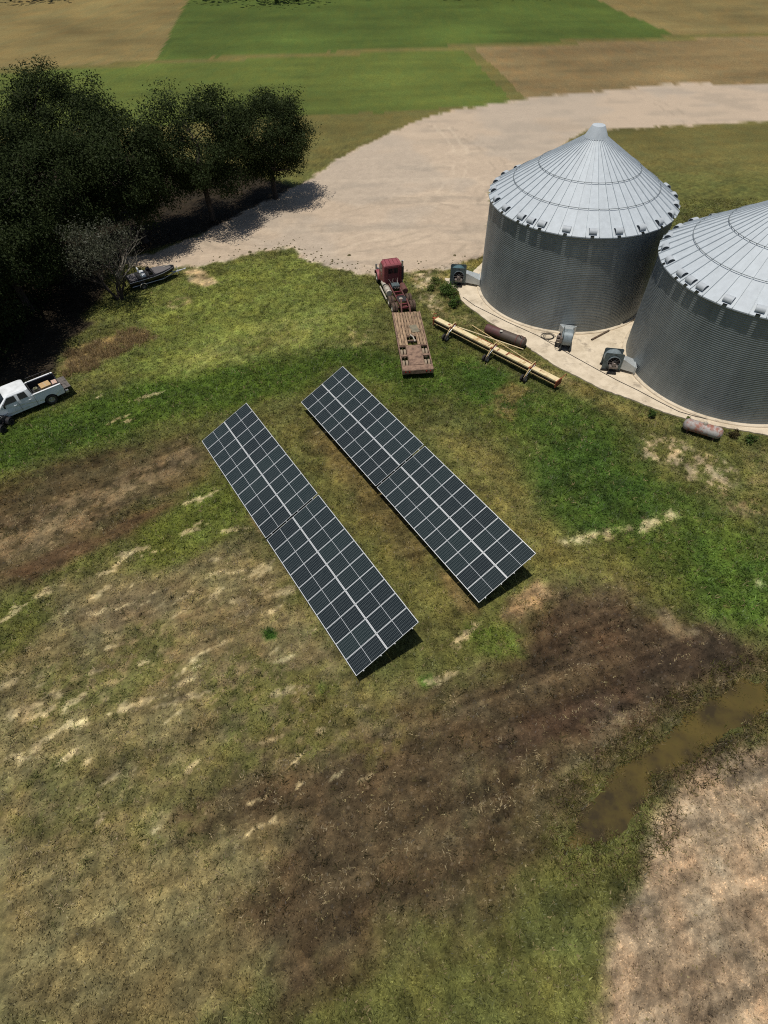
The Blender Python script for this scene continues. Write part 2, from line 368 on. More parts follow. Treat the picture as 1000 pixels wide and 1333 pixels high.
STREAKS = [[(-21.76, 13.36), (-18.81, 9.70), (-19.27, 9.32), (-18.24, 10.37), (-16.78, 10.95), (-14.30, 11.83), (-13.94, 12.08), (-12.01, 12.08), (-10.03, 15.49), (-10.57, 15.20), (-11.25, 14.73), (-18.33, 19.32), (-16.99, 22.56), (-17.60, 21.94), (-18.32, 20.91), (-18.33, 17.76), (-18.85, 12.62), (-19.31, 11.55), (-8.71, 17.53), (-9.93, 20.70), (-7.72, 19.18), (-8.66, 20.67), (-10.94, 20.73), (-10.88, 18.97), (-23.40, 17.88), (-21.86, 19.52), (-5.84, 12.57), (-1.78, 16.57), (-1.56, 17.36), (4.43, 15.56), (3.39, 13.18), (2.42, 13.02), (4.69, 15.85), (-11.01, 12.46), (-11.81, 13.15), (-16.82, 9.27), (-10.75, 24.25), (-13.75, 27.19), (-12.97, 27.54), (-13.04, 25.00), (-4.24, 34.42), (-20.23, 39.41), (-24.63, 39.56), (-22.04, 36.42), (-21.31, 36.10), (-7.92, 20.83), (-7.07, 17.76), (-6.39, 19.14), (-20.46, 11.79), (-17.61, 12.16), (-9.05, 27.81), (-13.44, 24.32)]]

def ground_z(x, y):
    z = (fbm(x, y, .12, 5, 3) - .5) * .22 + (fbm(x, y, .9, 6, 3) - .5) * .07
    keep = np.ones_like(x)
    for (cx, cy) in BIN: keep = keep * sstep(10.5, 15, np.hypot(x - cx, y - cy))
    keep = keep * sstep(0.3, 3.0, sdf(PADW, x, y))
    # furrows across the dark ground bottom right and the left windrow
    d = -SS_ * x + CS * y
    fur = sstep(2, -2, sdf(ZONES[FUR][0], x, y))
    z = z + fur * (np.sin((d + 1.2 * fbm(x, y, .3, 9, 2)) * 4.3) * .05 + (fbm(x, y, 2.2, 10, 3) - .5) * .16)
    z = z * (0.15 + .85 * keep) - .03
    sd = sdf(DITCH, x, y) + (fbm(x, y, .7, 3, 3) - .5) * .8
    z = z - .42 * sstep(1.1, -.7, sd)
    far = sstep(90, 300, np.hypot(x, y))
    return z + far * (fbm(x, y, .01, 8, 3) - .5) * 2.0

def ground_cover(x, y):
    """colour (photo sRGB), grass height, straw amount at points of the ground"""
    along = CS * x + SS_ * y; across = -SS_ * x + CS * y
    n1 = fbm(x, y, .35, 21, 4); n2 = fbm(along * .35, across * 1.3, .55, 22, 4); n3 = fbm(x, y, 1.7, 23, 3)
    w3 = fbm(x, y, 1.8, 35, 3, .7) - .5
    w1 = fbm(x, y, .45, 31, 4) - .5; w2 = fbm(along * .3, across, .9, 33, 4) - .5
    col = np.empty(x.shape + (3,)); col[...] = (92, 93, 50)
    gh = np.full(x.shape, .13); st = np.full(x.shape, .12)
    # rougher country away from the farm
    far = sstep(88, 100, y + 6 * w1 + .15 * np.abs(x))
    v = y * math.cos(.12) - x * math.sin(.12) + 1.5 * w1; u = x * math.cos(.12) + y * math.sin(.12) + 1.5 * w1
    fcol = np.empty(x.shape + (3,)); fcol[...] = (104, 98, 56)
    fcol[(v > 118) & (v < 162) & (u < 40)] = (88, 98, 46)
    fcol[(v > 118) & (v < 162) & (u >= 43)] = (126, 108, 74)
    fcol[v > 166] = (120, 106, 68)
    fcol[(v > 166) & (u > -30) & (u < 95)] = (78, 92, 42)
    fcol = fcol * (1 + .25 * (fbm(u * .08, v * .8, .5, 43, 3) - .5) + .3 * (fbm(x, y, .05, 44, 3) - .5))[..., None]
    col = col * (1 - far[..., None]) + fcol * far[..., None]
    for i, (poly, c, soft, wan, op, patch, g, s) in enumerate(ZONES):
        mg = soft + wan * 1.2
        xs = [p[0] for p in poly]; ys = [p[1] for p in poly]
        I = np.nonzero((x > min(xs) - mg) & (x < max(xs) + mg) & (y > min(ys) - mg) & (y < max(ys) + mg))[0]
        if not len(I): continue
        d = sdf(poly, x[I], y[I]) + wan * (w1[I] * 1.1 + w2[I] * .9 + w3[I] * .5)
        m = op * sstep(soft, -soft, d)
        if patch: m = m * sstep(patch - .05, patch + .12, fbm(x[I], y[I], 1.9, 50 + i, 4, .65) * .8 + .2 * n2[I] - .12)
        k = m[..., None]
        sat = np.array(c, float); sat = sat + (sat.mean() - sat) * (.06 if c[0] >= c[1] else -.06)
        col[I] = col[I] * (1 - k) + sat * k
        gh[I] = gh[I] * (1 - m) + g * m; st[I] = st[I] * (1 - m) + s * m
    yard = sstep(.5, -.8, sdf(YARD, x, y) + 1.4 * w1)
    # greyer wheel-worn tracks in the yard
    tr = yard * sstep(.5, .66, fbm(x * .35 + y * .1, y, .35, 71, 4))
    col = col * (1 - .55 * tr[..., None]) + np.array((164, 150, 132.)) * .55 * tr[..., None]
    tk = yard * sstep(.56, .64, fbm(x * .16 + 3 * fbm(x, y, .05, 74, 2), y * .9 + .02 * x * x * .1, .8, 72, 3)) * (1 - sstep(90, 130, y))
    col = col * (1 - .3 * tk[..., None]) + np.array((212, 192, 166.)) * .3 * tk[..., None]
    for (ax_, ay_, ar, lo) in ((-8, 92, 25, 1), (6, 108, 46, 1), (-22, 98, 34, 0), (20, 118, 60, 0), (2, 70, 9, 1)):
        rr_ = np.hypot(x - ax_, y - ay_) + 1.2 * w1
        tq = yard * np.maximum(sstep(.34, .12, np.abs(rr_ - ar)), sstep(.34, .12, np.abs(rr_ - ar - 1.9))) * sstep(.38, .6, fbm(x, y, .25, 76, 3))
        col = col * (1 - .3 * tq[..., None]) + np.array((150, 136, 118.) if lo else (216, 198, 172.)) * .3 * tq[..., None]
    gr = yard * sstep(.48, .6, fbm(x, y, .09, 75, 3)); col = col * (1 - .35 * gr[..., None]) + np.array((170, 160, 146.)) * .35 * gr[..., None]
    # short pale straw streaks left by the mower
    for (sx, sy, sa, sl_, sw) in STREAK_LIST:
        ux = (x - sx) * math.cos(sa) + (y - sy) * math.sin(sa); uy = -(x - sx) * math.sin(sa) + (y - sy) * math.cos(sa)
        near = (np.abs(ux) < 3) & (np.abs(uy) < 2)
        if not near.any(): continue
        r = np.hypot(ux[near] / sl_, uy[near] / sw) + (fbm(x[near], y[near], 3.2, 61, 4, .7) - .5) * 3.0
        m = np.zeros(x.shape); m[near] = .8 * sstep(1.1, .7, r)
        k = m[..., None]
        col = col * (1 - k) + np.array((178, 162, 122.)) * k
        gh = gh * (1 - .8 * m); st = st * (1 - m) + 1.1 * m
    # tone: broad, streaky and fine variation
    gsx = (1 - yard)
    brown = np.clip((col[..., 0] - col[..., 1]) / 14.0, 0, 1)
    a2 = math.cos(rad(18)) * x + math.sin(rad(18)) * y; c2 = -math.sin(rad(18)) * x + math.cos(rad(18)) * y
    br = y < 22 + .25 * x                       # the drier ground nearest the ditch was driven along another line
    n4 = np.where(br, fbm(a2 * .09, c2 * 1.9, 1.0, 24, 5, .72), fbm(along * .22, across * 1.5, 1.0, 26, 4, .65)); n5 = fbm(x, y, 3.1, 25, 3, .7)
    near = 1 - sstep(80, 120, np.hypot(x, y)); n3 = .5 + (n3 - .5) * near; n4 = .5 + (n4 - .5) * near; n5 = .5 + (n5 - .5) * near
    st = st + brown * gsx * sstep(.5, .62, n4) * .45 * (st < .8)
    t = 1 + gsx * ((n1 - .5) * .25 * near + (n2 - .5) * .3 * near + (n4 - .5) * np.where(br, .85, .45) * brown) + (n3 - .5) * (.34 * gsx + .12) + (n5 - .5) * .6 * gsx
    col = col * t[..., None]
    hue = (fbm(x, y, .8, 81, 3) - .5)[..., None] * gsx[..., None]
    col = col * (1 + hue * np.array((.14, .03, -.05)))
    bare = np.clip(yard, 0, 1)
    return np.clip(col, 8, 235), gh * (1 - yard), st * (1 - yard), bare
DRY = [z[0] for z in ZONES if z[1] == (122, 110, 73)][0]
FUR = [i for i, z in enumerate(ZONES) if z[1] == (81, 67, 47)][0]
def ring(c, r, n, a0, a1): return [(c[0] + r * math.cos(a0 + (a1 - a0) * i / n), c[1] + r * math.sin(a0 + (a1 - a0) * i / n)) for i in range(n + 1)]
PADW = PAD + ring(BIN[1], BR + 1.3, 14, rad(275), rad(395)) + ring(BIN[0], BR + 1.2, 14, rad(345), rad(525))
_r0 = random.Random(5)
STREAK_LIST = [(px, py, STREAK + _r0.uniform(-.35, .45), _r0.uniform(.35, 1.15), _r0.uniform(.13, .28)) for (px, py) in STREAKS[0]]
for _k in range(90):
    _x, _y = _r0.uniform(-24, 2), _r0.uniform(5, 27)
    if sdf(DRY, np.array([_x]), np.array([_y]))[0] < -.3: STREAK_LIST.append((_x, _y, STREAK + _r0.uniform(-.3, .4), _r0.uniform(.15, .7), _r0.uniform(.06, .15)))
K_ALB = 0.80                      # photo tone -> base colour under this sun

# ------------------------------------------------------------------ ground sheet
def axis_coords(fine0, fine1, step, mid0, mid1, mstep, far):
    a = list(np.arange(fine0, fine1, step))
    b = list(np.arange(fine1, mid1, mstep)); c = list(np.arange(fine0 - mstep, mid0, -mstep))[::-1]
    v = c + a + b
    s = mstep; x = v[-1]
    while x < far: s *= (1.035 if x < 330 else 1.25); x += s; v.append(x)
    s = mstep; x = v[0]; pre = []
    while x > -far: s *= ((1.045 if x > -200 else 1.25) if fine0 < -10 else 1.25); x -= s; pre.append(x)
    return np.array(pre[::-1] + v)
gx = axis_coords(-30, 28, .17, -52, 50, .34, 2600)
gy = axis_coords(-4, 46, .17, -8, 84, .32, 2600)
X, Y = np.meshgrid(gx, gy)
X, Y = X.ravel(), Y.ravel()
Z = ground_z(X, Y)
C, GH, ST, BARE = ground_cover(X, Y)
def fast_mesh(name, co, faces, cols=None, m=None, smooth=True):
    me = bpy.data.meshes.new(name)
    nv, nf, k = len(co), len(faces), faces.shape[1]
    me.vertices.add(nv); me.vertices.foreach_set("co", np.ascontiguousarray(co, dtype=np.float32).ravel())
    me.loops.add(nf * k); me.loops.foreach_set("vertex_index", np.ascontiguousarray(faces, dtype=np.int32).ravel())
    me.polygons.add(nf); me.polygons.foreach_set("loop_start", np.arange(0, nf * k, k, dtype=np.int32))
    if smooth: me.polygons.foreach_set("use_smooth", np.ones(nf, dtype=bool))
    me.update(calc_edges=True)
    if cols is not None:
        at = me.color_attributes.new("cover", 'FLOAT_COLOR', 'POINT')
        a = np.ones((nv, 4), np.float32); a[:, :cols.shape[1]] = cols
        at.data.foreach_set("color", a.ravel())
    if m is not None: me.materials.append(m)
    return me

def ground_material():
    m = bpy.data.materials.new("soil_and_sward"); m.use_nodes = True
    N = NT(m); b = N.n["Principled BSDF"]
    at = N.node("ShaderNodeAttribute", attribute_name="cover")
    tc = N.node("ShaderNodeTexCoord").outputs['Object']
    st = N.mapping(tc, (1, 1, 1), (0, 0, -STREAK))
    st2 = N.mapping(st, (.35, 1.2, 1))
    a = N.noise(tc, 4.5, 8, .78); c = N.noise(st2, 5, 6, .72); d = N.noise(tc, 26, 3, .7)
    bare = at.outputs['Alpha']
    amt = N.math('MULTIPLY_ADD', bare, -.62, .95)          # swards are rougher in tone than the packed yard
    s = N.math('ADD', N.math('MULTIPLY', N.math('SUBTRACT', a, .5), 2.1), N.math('MULTIPLY', N.math('SUBTRACT', c, .5), .9))
    s = N.math('ADD', s, N.math('MULTIPLY', N.math('SUBTRACT', d, .5), .9))
    e = N.noise(tc, .4, 7, .75)
    s = N.math('ADD', s, N.math('MULTIPLY', N.math('SUBTRACT', e, .5), .38))
    s = N.math('MULTIPLY_ADD', s, amt, 1.0)
    s = N.math('MAXIMUM', s, .25)
    g = N.node("ShaderNodeCombineColor")
    for i in range(3): N.l.new(s, g.inputs[i])
    col = N.mix(1.0, at.outputs['Color'], g.outputs[0], 'MULTIPLY')
    # dry stalks lying in the sward, pebbles in the yard
    f = N.ramp(N.noise(N.mapping(st, (1, 3.2, 1)), 7.5, 5, .75), .60, .70)
    dry = N.mix(1.0, at.outputs['Color'], (1.7, 1.55, 1.4, 1), 'MULTIPLY')
    col = N.mix(N.math('MULTIPLY', f, .55), col, dry)
    sp1 = N.ramp(N.noise(tc, 13, 2, .5), .60, .66); sp2 = N.ramp(N.noise(N.mapping(st, (1, 2, 1)), 11, 2, .5), .61, .66)
    sw = N.math('MULTIPLY_ADD', bare, -.75, 1.0)
    col = N.mix(N.math('MULTIPLY', N.math('MULTIPLY', sp1, sw), .28), col, N.mix(1.0, col, (.38, .38, .36, 1), 'MULTIPLY'))
    col = N.mix(N.math('MULTIPLY', N.math('MULTIPLY', sp2, sw), .6), col, N.mix(1.0, col, (1.9, 1.8, 1.6, 1), 'MULTIPLY'))
    N.l.new(col, b.inputs['Base Color'])
    b.inputs['Roughness'].default_value = .95; b.inputs['Specular IOR Level'].default_value = .1
    bp = N.node("ShaderNodeBump"); bp.inputs['Strength'].default_value = .7; bp.inputs['Distance'].default_value = .08
    hh = N.math('MULTIPLY', N.math('ADD', a, d), N.math('MULTIPLY_ADD', bare, -.75, 1.0))
    N.l.new(hh, bp.inputs['Height']); N.l.new(bp.outputs[0], b.inputs['Normal'])
    return m
nx, ny = len(gx), len(gy)
ii = (np.arange(ny - 1)[:, None] * nx + np.arange(nx - 1)[None, :]).ravel()
F = np.stack([ii, ii + 1, ii + nx + 1, ii + nx], 1)
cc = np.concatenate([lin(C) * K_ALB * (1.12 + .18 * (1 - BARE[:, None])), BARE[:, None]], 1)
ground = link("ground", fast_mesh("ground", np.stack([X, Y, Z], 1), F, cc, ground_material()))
tag(ground, kind="structure")

# ------------------------------------------------------------------ ditch water
def water_material():
    m = bpy.data.materials.new("muddy_water"); m.use_nodes = True
    N = NT(m); b = N.n["Principled BSDF"]
    tc = N.node("ShaderNodeTexCoord").outputs['Object']
    f = N.ramp(N.noise(tc, .55, 5, .6), .38, .62)
    c = N.mix(f, rgb(66, 56, 34, .8), rgb(102, 87, 42, .8))
    f2 = N.ramp(N.noise(tc, 2.2, 5, .7), .5, .68)
    N.l.new(N.mix(N.math('MULTIPLY', f2, .6), c, rgb(80, 72, 36, .8)), b.inputs['Base Color'])
    b.inputs['Roughness'].default_value = .07; b.inputs['Specular IOR Level'].default_value = .5
    bp = N.node("ShaderNodeBump"); bp.inputs['Strength'].default_value = .12; bp.inputs['Distance'].default_value = .02
    N.l.new(N.noise(tc, 6, 3), bp.inputs['Height']); N.l.new(bp.outputs[0], b.inputs['Normal'])
    return m
dc = (sum(p[0] for p in DITCH) / len(DITCH), sum(p[1] for p in DITCH) / len(DITCH))
wx, wy = np.meshgrid(np.arange(6, 27, .5), np.arange(2, 16, .5))
sel = sdf(DITCH, wx.ravel(), wy.ravel()) < 1.2
wi = (np.arange(wx.shape[0] - 1)[:, None] * wx.shape[1] + np.arange(wx.shape[1] - 1)[None, :]).ravel()
WF = np.stack([wi, wi + 1, wi + wx.shape[1] + 1, wi + wx.shape[1]], 1)
WF = WF[sel[WF].any(1)]
used, inv = np.unique(WF, return_inverse=True)
wco = np.stack([wx.ravel()[used], wy.ravel()[used], np.full(len(used), -.30)], 1)
tag(link("ditch_water", fast_mesh("ditch_water", wco, inv.reshape(-1, 4), None, water_material())), kind="structure")

# ------------------------------------------------------------------ grass: many small leaning blades, coloured like the ground cover they grow from
def leaf_material(name, trans=.3, attr=True, col=(.05, .08, .02, 1), vary=.35, gloss=.02):
    m = bpy.data.materials.new(name); m.use_nodes = True
    N = NT(m); N.n.remove(N.n["Principled BSDF"])
    out = N.n["Material Output"]
    if attr: c = N.node("ShaderNodeAttribute", attribute_name="cover").outputs['Color']
    else:
        tc = N.node("ShaderNodeTexCoord").outputs['Object']
        f = N.math('MULTIPLY_ADD', N.noise(tc, 1.3, 4, .7), 2 * vary, 1 - vary)
        g = N.node("ShaderNodeCombineColor")
        for i in range(3): N.l.new(f, g.inputs[i])
        c = N.mix(1.0, col, g.outputs[0], 'MULTIPLY')
    d = N.node("ShaderNodeBsdfDiffuse"); t = N.node("ShaderNodeBsdfTranslucent"); gl = N.node("ShaderNodeBsdfGlossy")
    gl.inputs['Roughness'].default_value = .45; gl.inputs['Color'].default_value = (.5, .5, .5, 1)
    N.l.new(c, d.inputs[0]); N.l.new(c, t.inputs[0])
    x = N.node("ShaderNodeMixShader"); x.inputs[0].default_value = trans
    N.l.new(d.outputs[0], x.inputs[1]); N.l.new(t.outputs[0], x.inputs[2])
    y = N.node("ShaderNodeMixShader"); y.inputs[0].default_value = gloss
    N.l.new(x.outputs[0], y.inputs[1]); N.l.new(gl.outputs[0], y.inputs[2])
    N.l.new(y.outputs[0], out.inputs[0])
    return m
M_GRASS = leaf_material("grass_blades")

def blades(name, px, py, pz, n, length, width, col, lean=(.5, 1.3), spread=.05, m=None):
    """n blades at each point; one triangle each"""
    k = len(px)
    a = RNG.uniform(0, 2 * np.pi, (k, n)); le = RNG.uniform(lean[0], lean[1], (k, n))
    L = length[:, None] * RNG.uniform(.5, 1.2, (k, n)); W = width * RNG.uniform(.6, 1.3, (k, n))
    bx = px[:, None] + RNG.normal(0, spread, (k, n)); by = py[:, None] + RNG.normal(0, spread, (k, n)); bz = np.repeat(pz[:, None], n, 1)
    dx, dy = np.cos(a), np.sin(a)
    v0 = np.stack([bx - dy * W, by + dx * W, bz], -1); v1 = np.stack([bx + dy * W, by - dx * W, bz], -1)
    v2 = np.stack([bx + dx * L * np.sin(le), by + dy * L * np.sin(le), bz + L * np.cos(le)], -1)
    co = np.stack([v0, v1, v2], 2).reshape(-1, 3)
    faces = np.arange(len(co)).reshape(-1, 3)
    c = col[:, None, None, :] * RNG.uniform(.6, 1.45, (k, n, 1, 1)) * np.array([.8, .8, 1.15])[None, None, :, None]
    return link(name, fast_mesh(name, co, faces, c.reshape(-1, 3), m or M_GRASS, False))

n = 330000
px = RNG.uniform(-50, 50, n); py = 80 * RNG.uniform(0, 1, n) ** 1.15 - 1.5
keep = (np.abs(px) < 16 + .48 * np.maximum(py, 0)) & (sdf(PADW, px, py) > .12)
px, py = px[keep], py[keep]
c, gh, st, bare = ground_cover(px, py)
keep = (RNG.uniform(0, 1, len(px)) < np.clip(gh * 9, 0, 1)) & (bare < .5) & (sdf(DITCH, px, py) > -.15)
px, py, c, gh, st = px[keep], py[keep], c[keep], gh[keep], st[keep]
col = lin(c) * K_ALB * 1.68
col = col * RNG.choice([.74, .86, 1.0, 1.0, 1.15, 1.35], (len(px), 1)) * (.76 + .48 * fbm(px, py, 2.4, 99, 3, .7)[:, None])
dry = RNG.uniform(0, 1, len(px)) < .12 * st + .02
col[dry] = lin(np.array([172, 156, 110])) * K_ALB * RNG.uniform(.55, 1.05, (int(dry.sum()), 1))
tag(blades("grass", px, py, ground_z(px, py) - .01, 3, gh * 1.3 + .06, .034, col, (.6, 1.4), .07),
    "short mixed green and dry grass growing over the open ground", "grass", kind="stuff")

# straw windrows and scattered stalks
n = 90000
px = RNG.uniform(-34, 34, n); py = RNG.uniform(2, 50, n)
c, gh, st, bare = ground_cover(px, py)
keep = (RNG.uniform(0, 1, n) < np.clip(st - .15, 0, 1) ** 1.2 * .8 * sstep(.42, .56, fbm(px, py, 1.1, 90, 3))) & (bare < .3) & (sdf(PADW, px, py) > .2) & (sdf(DITCH, px, py) > .1)
px, py = px[keep], py[keep]
col = lin(np.array([186, 166, 124])) * K_ALB * RNG.uniform(.45, 1.1, (len(px), 1)) * np.ones((1, 3))
tag(blades("straw", px, py, ground_z(px, py) + .015, 3, np.full(len(px), .2), .022, col, (1.2, 1.5), .09),
    "pale dry straw stalks strewn over the brown ground", "straw", kind="stuff")

# reddish dry reeds by the wood's edge
REED = [(-29.66, 43.88), (-29.42, 46.06), (-27.18, 47.77), (-23.45, 50.04), (-22.27, 48.37), (-25.07, 45.66), (-27.37, 43.80), (-28.90, 42.92)]
n = 16000
px = RNG.uniform(min(p[0] for p in REED) - 1, max(p[0] for p in REED) + 1, n); py = RNG.uniform(min(p[1] for p in REED) - 1, max(p[1] for p in REED) + 1, n)
keep = (sdf(REED, px, py) + (fbm(px, py, .8, 95, 3) - .5) * 3.2 < .2) & (fbm(px, py, 1.5, 96, 3) > RNG.uniform(.25, .7, n))
px, py = px[keep], py[keep]
col = lin(np.array([164, 140, 100])) * K_ALB * RNG.uniform(.4, 1.2, (len(px), 1)) * np.ones((1, 3))
tag(blades("dry_reeds", px, py, ground_z(px, py) - .02, 3, np.full(len(px), .42), .02, col, (.3, 1.3), .14),
    "reddish brown dry reeds at the edge of the dark wood", "reeds", kind="stuff")

# rough weeds on the ditch banks
n = 9000
px = RNG.uniform(6, 26, n); py = RNG.uniform(2, 17, n)
d = sdf(DITCH, px, py) + (fbm(px, py, .8, 97, 3) - .5) * 1.2
keep = ((d > -.05) & (d < 1.5)) | ((d > -1.0) & (d <= -.05) & (fbm(px, py, 1.3, 98, 3) > .56))
px, py = px[keep], py[keep]
pick = RNG.uniform(0, 1, (len(px), 1))
col = np.where(pick < .45, lin(np.array([96, 96, 44])), np.where(pick < .75, lin(np.array([150, 130, 92])), lin(np.array([70, 58, 40])))) * K_ALB * RNG.uniform(.6, 1.3, (len(px), 1))
tag(blades("ditch_weeds", px, py, ground_z(px, py) - .02, 5, np.full(len(px), .34), .016, col, (.3, 1.3), .08),
    "rough weeds and dead grass along the muddy ditch", "weeds", kind="stuff")

# clods and grass tufts along the edge of the yard
cl = MB()
for k in range(170):
    t = random.random()
    i = random.choice((1, 2, 3, 3, 4, 4, 5, 5, 5, 6, 6, 7, 8, 9, 10))
    a, b_ = YARD[i], YARD[i + 1]
    x = a[0] + (b_[0] - a[0]) * t + random.gauss(0, .9); y = a[1] + (b_[1] - a[1]) * t + abs(random.gauss(0, 1.3)); r = random.uniform(.04, .13) * (2 if random.random() < .04 else 1)
    z = float(ground_z(np.array([x]), np.array([y]))[0])
    p = [(x + r * random.uniform(.7, 1.3) * math.cos(q * 1.2566), y + r * random.uniform(.7, 1.3) * math.sin(q * 1.2566), z + (0 if q % 2 else .2 * r)) for q in range(5)] + [(x + r * .2, y, z + r * .8)]
    cl.add(p, [(q, (q + 1) % 5, 5) for q in range(5)])
tag(cl.build("clods", mat("clod_earth", rgb(110, 98, 66, .8), .95, col2=rgb(74, 76, 40, .8), scale=2)), "small dark clods of earth strewn along the yard edge", "clods", kind="stuff")

# taller weed tufts standing out of the sward, clods on the dark driven ground
n = 16000
px = RNG.uniform(-42, 42, n); py = RNG.uniform(2, 66, n)
c, gh, st, bare = ground_cover(px, py)
keep = (np.abs(px) < 16 + .48 * py) & (sdf(PADW, px, py) > .3) & (bare < .3) & (gh > .055) & (sdf(DITCH, px, py) > .3) & (fbm(px, py, .5, 101, 3) > RNG.uniform(.3, .65, n))
px, py, c = px[keep], py[keep], c[keep]
col = lin(c) * K_ALB * RNG.choice([.85, 1.05, 1.5, 2.0], (len(px), 1)) * np.array([[.95, 1.06, .9]])
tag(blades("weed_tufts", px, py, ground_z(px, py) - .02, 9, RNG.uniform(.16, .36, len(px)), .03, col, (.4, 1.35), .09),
    "taller tufts of weeds scattered through the short grass", "weeds", kind="stuff")
n = 5200
px = RNG.uniform(-32, 24, n); py = RNG.uniform(2, 34, n)
c, gh, st, bare = ground_cover(px, py)
keep = (c[:, 0] - c[:, 1] > 9) & (c.mean(1) < 92) & (sdf(DITCH, px, py) > .2)
px, py, c = px[keep], py[keep], c[keep]
r_ = RNG.uniform(.03, .11, len(px)); z_ = ground_z(px, py); k5 = np.arange(5) * 1.2566
co = np.empty((len(px), 6, 3))
jit = RNG.uniform(.6, 1.35, (len(px), 5))
co[:, :5, 0] = px[:, None] + r_[:, None] * jit * np.cos(k5); co[:, :5, 1] = py[:, None] + r_[:, None] * jit * np.sin(k5); co[:, :5, 2] = z_[:, None] - .01
co[:, 5, 0] = px + r_ * .2; co[:, 5, 1] = py; co[:, 5, 2] = z_ + r_ * .75
fc = np.array([(q, (q + 1) % 5, 5) for q in range(5)])[None] + (np.arange(len(px)) * 6)[:, None, None]
cc_ = np.repeat((lin(c) * K_ALB * RNG.uniform(.8, 1.9, (len(px), 1)))[:, None, :], 6, 1)
mcl = bpy.data.materials.new("soil_clods"); mcl.use_nodes = True
NC = NT(mcl); NC.l.new(NC.node("ShaderNodeAttribute", attribute_name="cover").outputs['Color'], NC.n["Principled BSDF"].inputs['Base Color']); NC.n["Principled BSDF"].inputs['Roughness'].default_value = .95
tag(link("soil_clods", fast_mesh("soil_clods", co.reshape(-1, 3), fc.reshape(-1, 3), cc_.reshape(-1, 3), mcl, False)), "brown clods of soil lying on the dark driven ground", "clods", kind="stuff")

# ------------------------------------------------------------------ concrete pad round the bins
def concrete_material():
    m = bpy.data.materials.new("weathered_concrete"); m.use_nodes = True
    N = NT(m); b = N.n["Principled BSDF"]
    tc = N.node("ShaderNodeTexCoord").outputs['Object']
    c = N.mix(N.ramp(N.noise(tc, .9, 6, .65), .42, .66), rgb(222, 206, 180, .9), rgb(198, 182, 156, .88))
    c = N.mix(N.math('MULTIPLY', N.ramp(N.noise(tc, .55, 7, .7), .56, .66), .6), c, rgb(118, 106, 92, .8))
    c = N.mix(N.math('MULTIPLY', N.ramp(N.noise(tc, 9, 4, .7), .55, .75), .35), c, rgb(140, 128, 108, .8))
    N.l.new(c, b.inputs['Base Color']); b.inputs['Roughness'].default_value = .9
    bp = N.node("ShaderNodeBump"); bp.inputs['Strength'].default_value = .25; bp.inputs['Distance'].default_value = .02
    N.l.new(N.noise(tc, 25, 4), bp.inputs['Height']); N.l.new(bp.outputs[0], b.inputs['Normal'])
    return m
M_CONC = concrete_material()
padp = []
_rr = random.Random(3)
for i in range(len(PADW)):
    a, b_ = PADW[i], PADW[(i + 1) % len(PADW)]
    L = math.hypot(b_[0] - a[0], b_[1] - a[1]); k = max(1, int(L / .35))
    for j in range(k):
        t = j / k; padp.append((a[0] + (b_[0] - a[0]) * t + _rr.gauss(0, .035), a[1] + (b_[1] - a[1]) * t + _rr.gauss(0, .035)))
pad = MB().prism(padp, -.25, .08).build("concrete_pad", M_CONC)
tag(pad, kind="structure")

# ------------------------------------------------------------------ grain bins
def galv_material(name, base, rough, metal, blotch=.22, rnd=.06):
    m = bpy.data.materials.new(name); m.use_nodes = True
    N = NT(m); b = N.n["Principled BSDF"]
    ge = N.node("ShaderNodeNewGeometry").outputs['Position']
    s = N.mapping(ge, (1, 1, .35))
    f = N.noise(s, .55, 6, .65); f2 = N.noise(ge, 7, 4, .6)
    oi = N.node("ShaderNodeObjectInfo").outputs['Random']
    v = N.math('ADD', N.math('MULTIPLY_ADD', f, 2 * blotch, 1 - blotch), N.math('MULTIPLY_ADD', f2, .16, -.08))
    v = N.math('MULTIPLY', v, N.math('MULTIPLY_ADD', oi, 2 * rnd, 1 - rnd))
    v = N.math('MULTIPLY', v, N.math('MULTIPLY_ADD', N.noise(N.mapping(ge, (1, 1, .04)), 2.2, 4, .6), .36, .82))
    g = N.node("ShaderNodeCombineColor")
    for i in range(3): N.l.new(v, g.inputs[i])
    N.l.new(N.mix(1.0, base, g.outputs[0], 'MULTIPLY'), b.inputs['Base Color'])
    b.inputs['Metallic'].default_value = metal
    N.put(b.inputs['Roughness'], N.math('MULTIPLY_ADD', f2, .2, rough - .1))
    return m
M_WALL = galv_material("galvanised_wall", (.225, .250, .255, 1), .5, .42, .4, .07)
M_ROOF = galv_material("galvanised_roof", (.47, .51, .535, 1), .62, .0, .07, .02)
M_VENT = galv_material("galvanised_vent", (.42, .45, .47, 1), .6, .0, .06, .03)
M_DARK = mat("dark_gap", rgb(20, 20, 22), .9, vary=.05)  # near-black colour standing in for the shade inside openings
NR, NS = 11, 20
Z0W, EAVE = .2, 9.07
RH = (EAVE - Z0W) / NR
def sheet_mesh():
    """one corrugated wall sheet, 18 degrees wide, lapping its neighbour at one edge"""
    na, nz = 9, 40
    vs = []; fs = []
    a1 = 2 * math.pi / NS
    for j in range(nz + 1):
        z = RH * j / nz
        for i in range(na + 1):
            t = -.004 + (a1 + .008) * i / na
            r = BR + .010 * math.sin(2 * math.pi * 5 * j / nz) + (.010 if i == 0 else 0) - (.002 if i == na else 0)
            vs.append((r * math.cos(t), r * math.sin(t), z))
    for j in range(nz):
        for i in range(na): fs.append((j * (na + 1) + i, j * (na + 1) + i + 1, (j + 1) * (na + 1) + i + 1, (j + 1) * (na + 1) + i))
    b = MB(); b.add(vs, fs)
    return b.mesh("wall_sheet", M_WALL, 80)
SHEET = sheet_mesh()
NP = 48
PA = 2 * math.pi / NP
SLOPE = rad(32)
RE = BR + .23
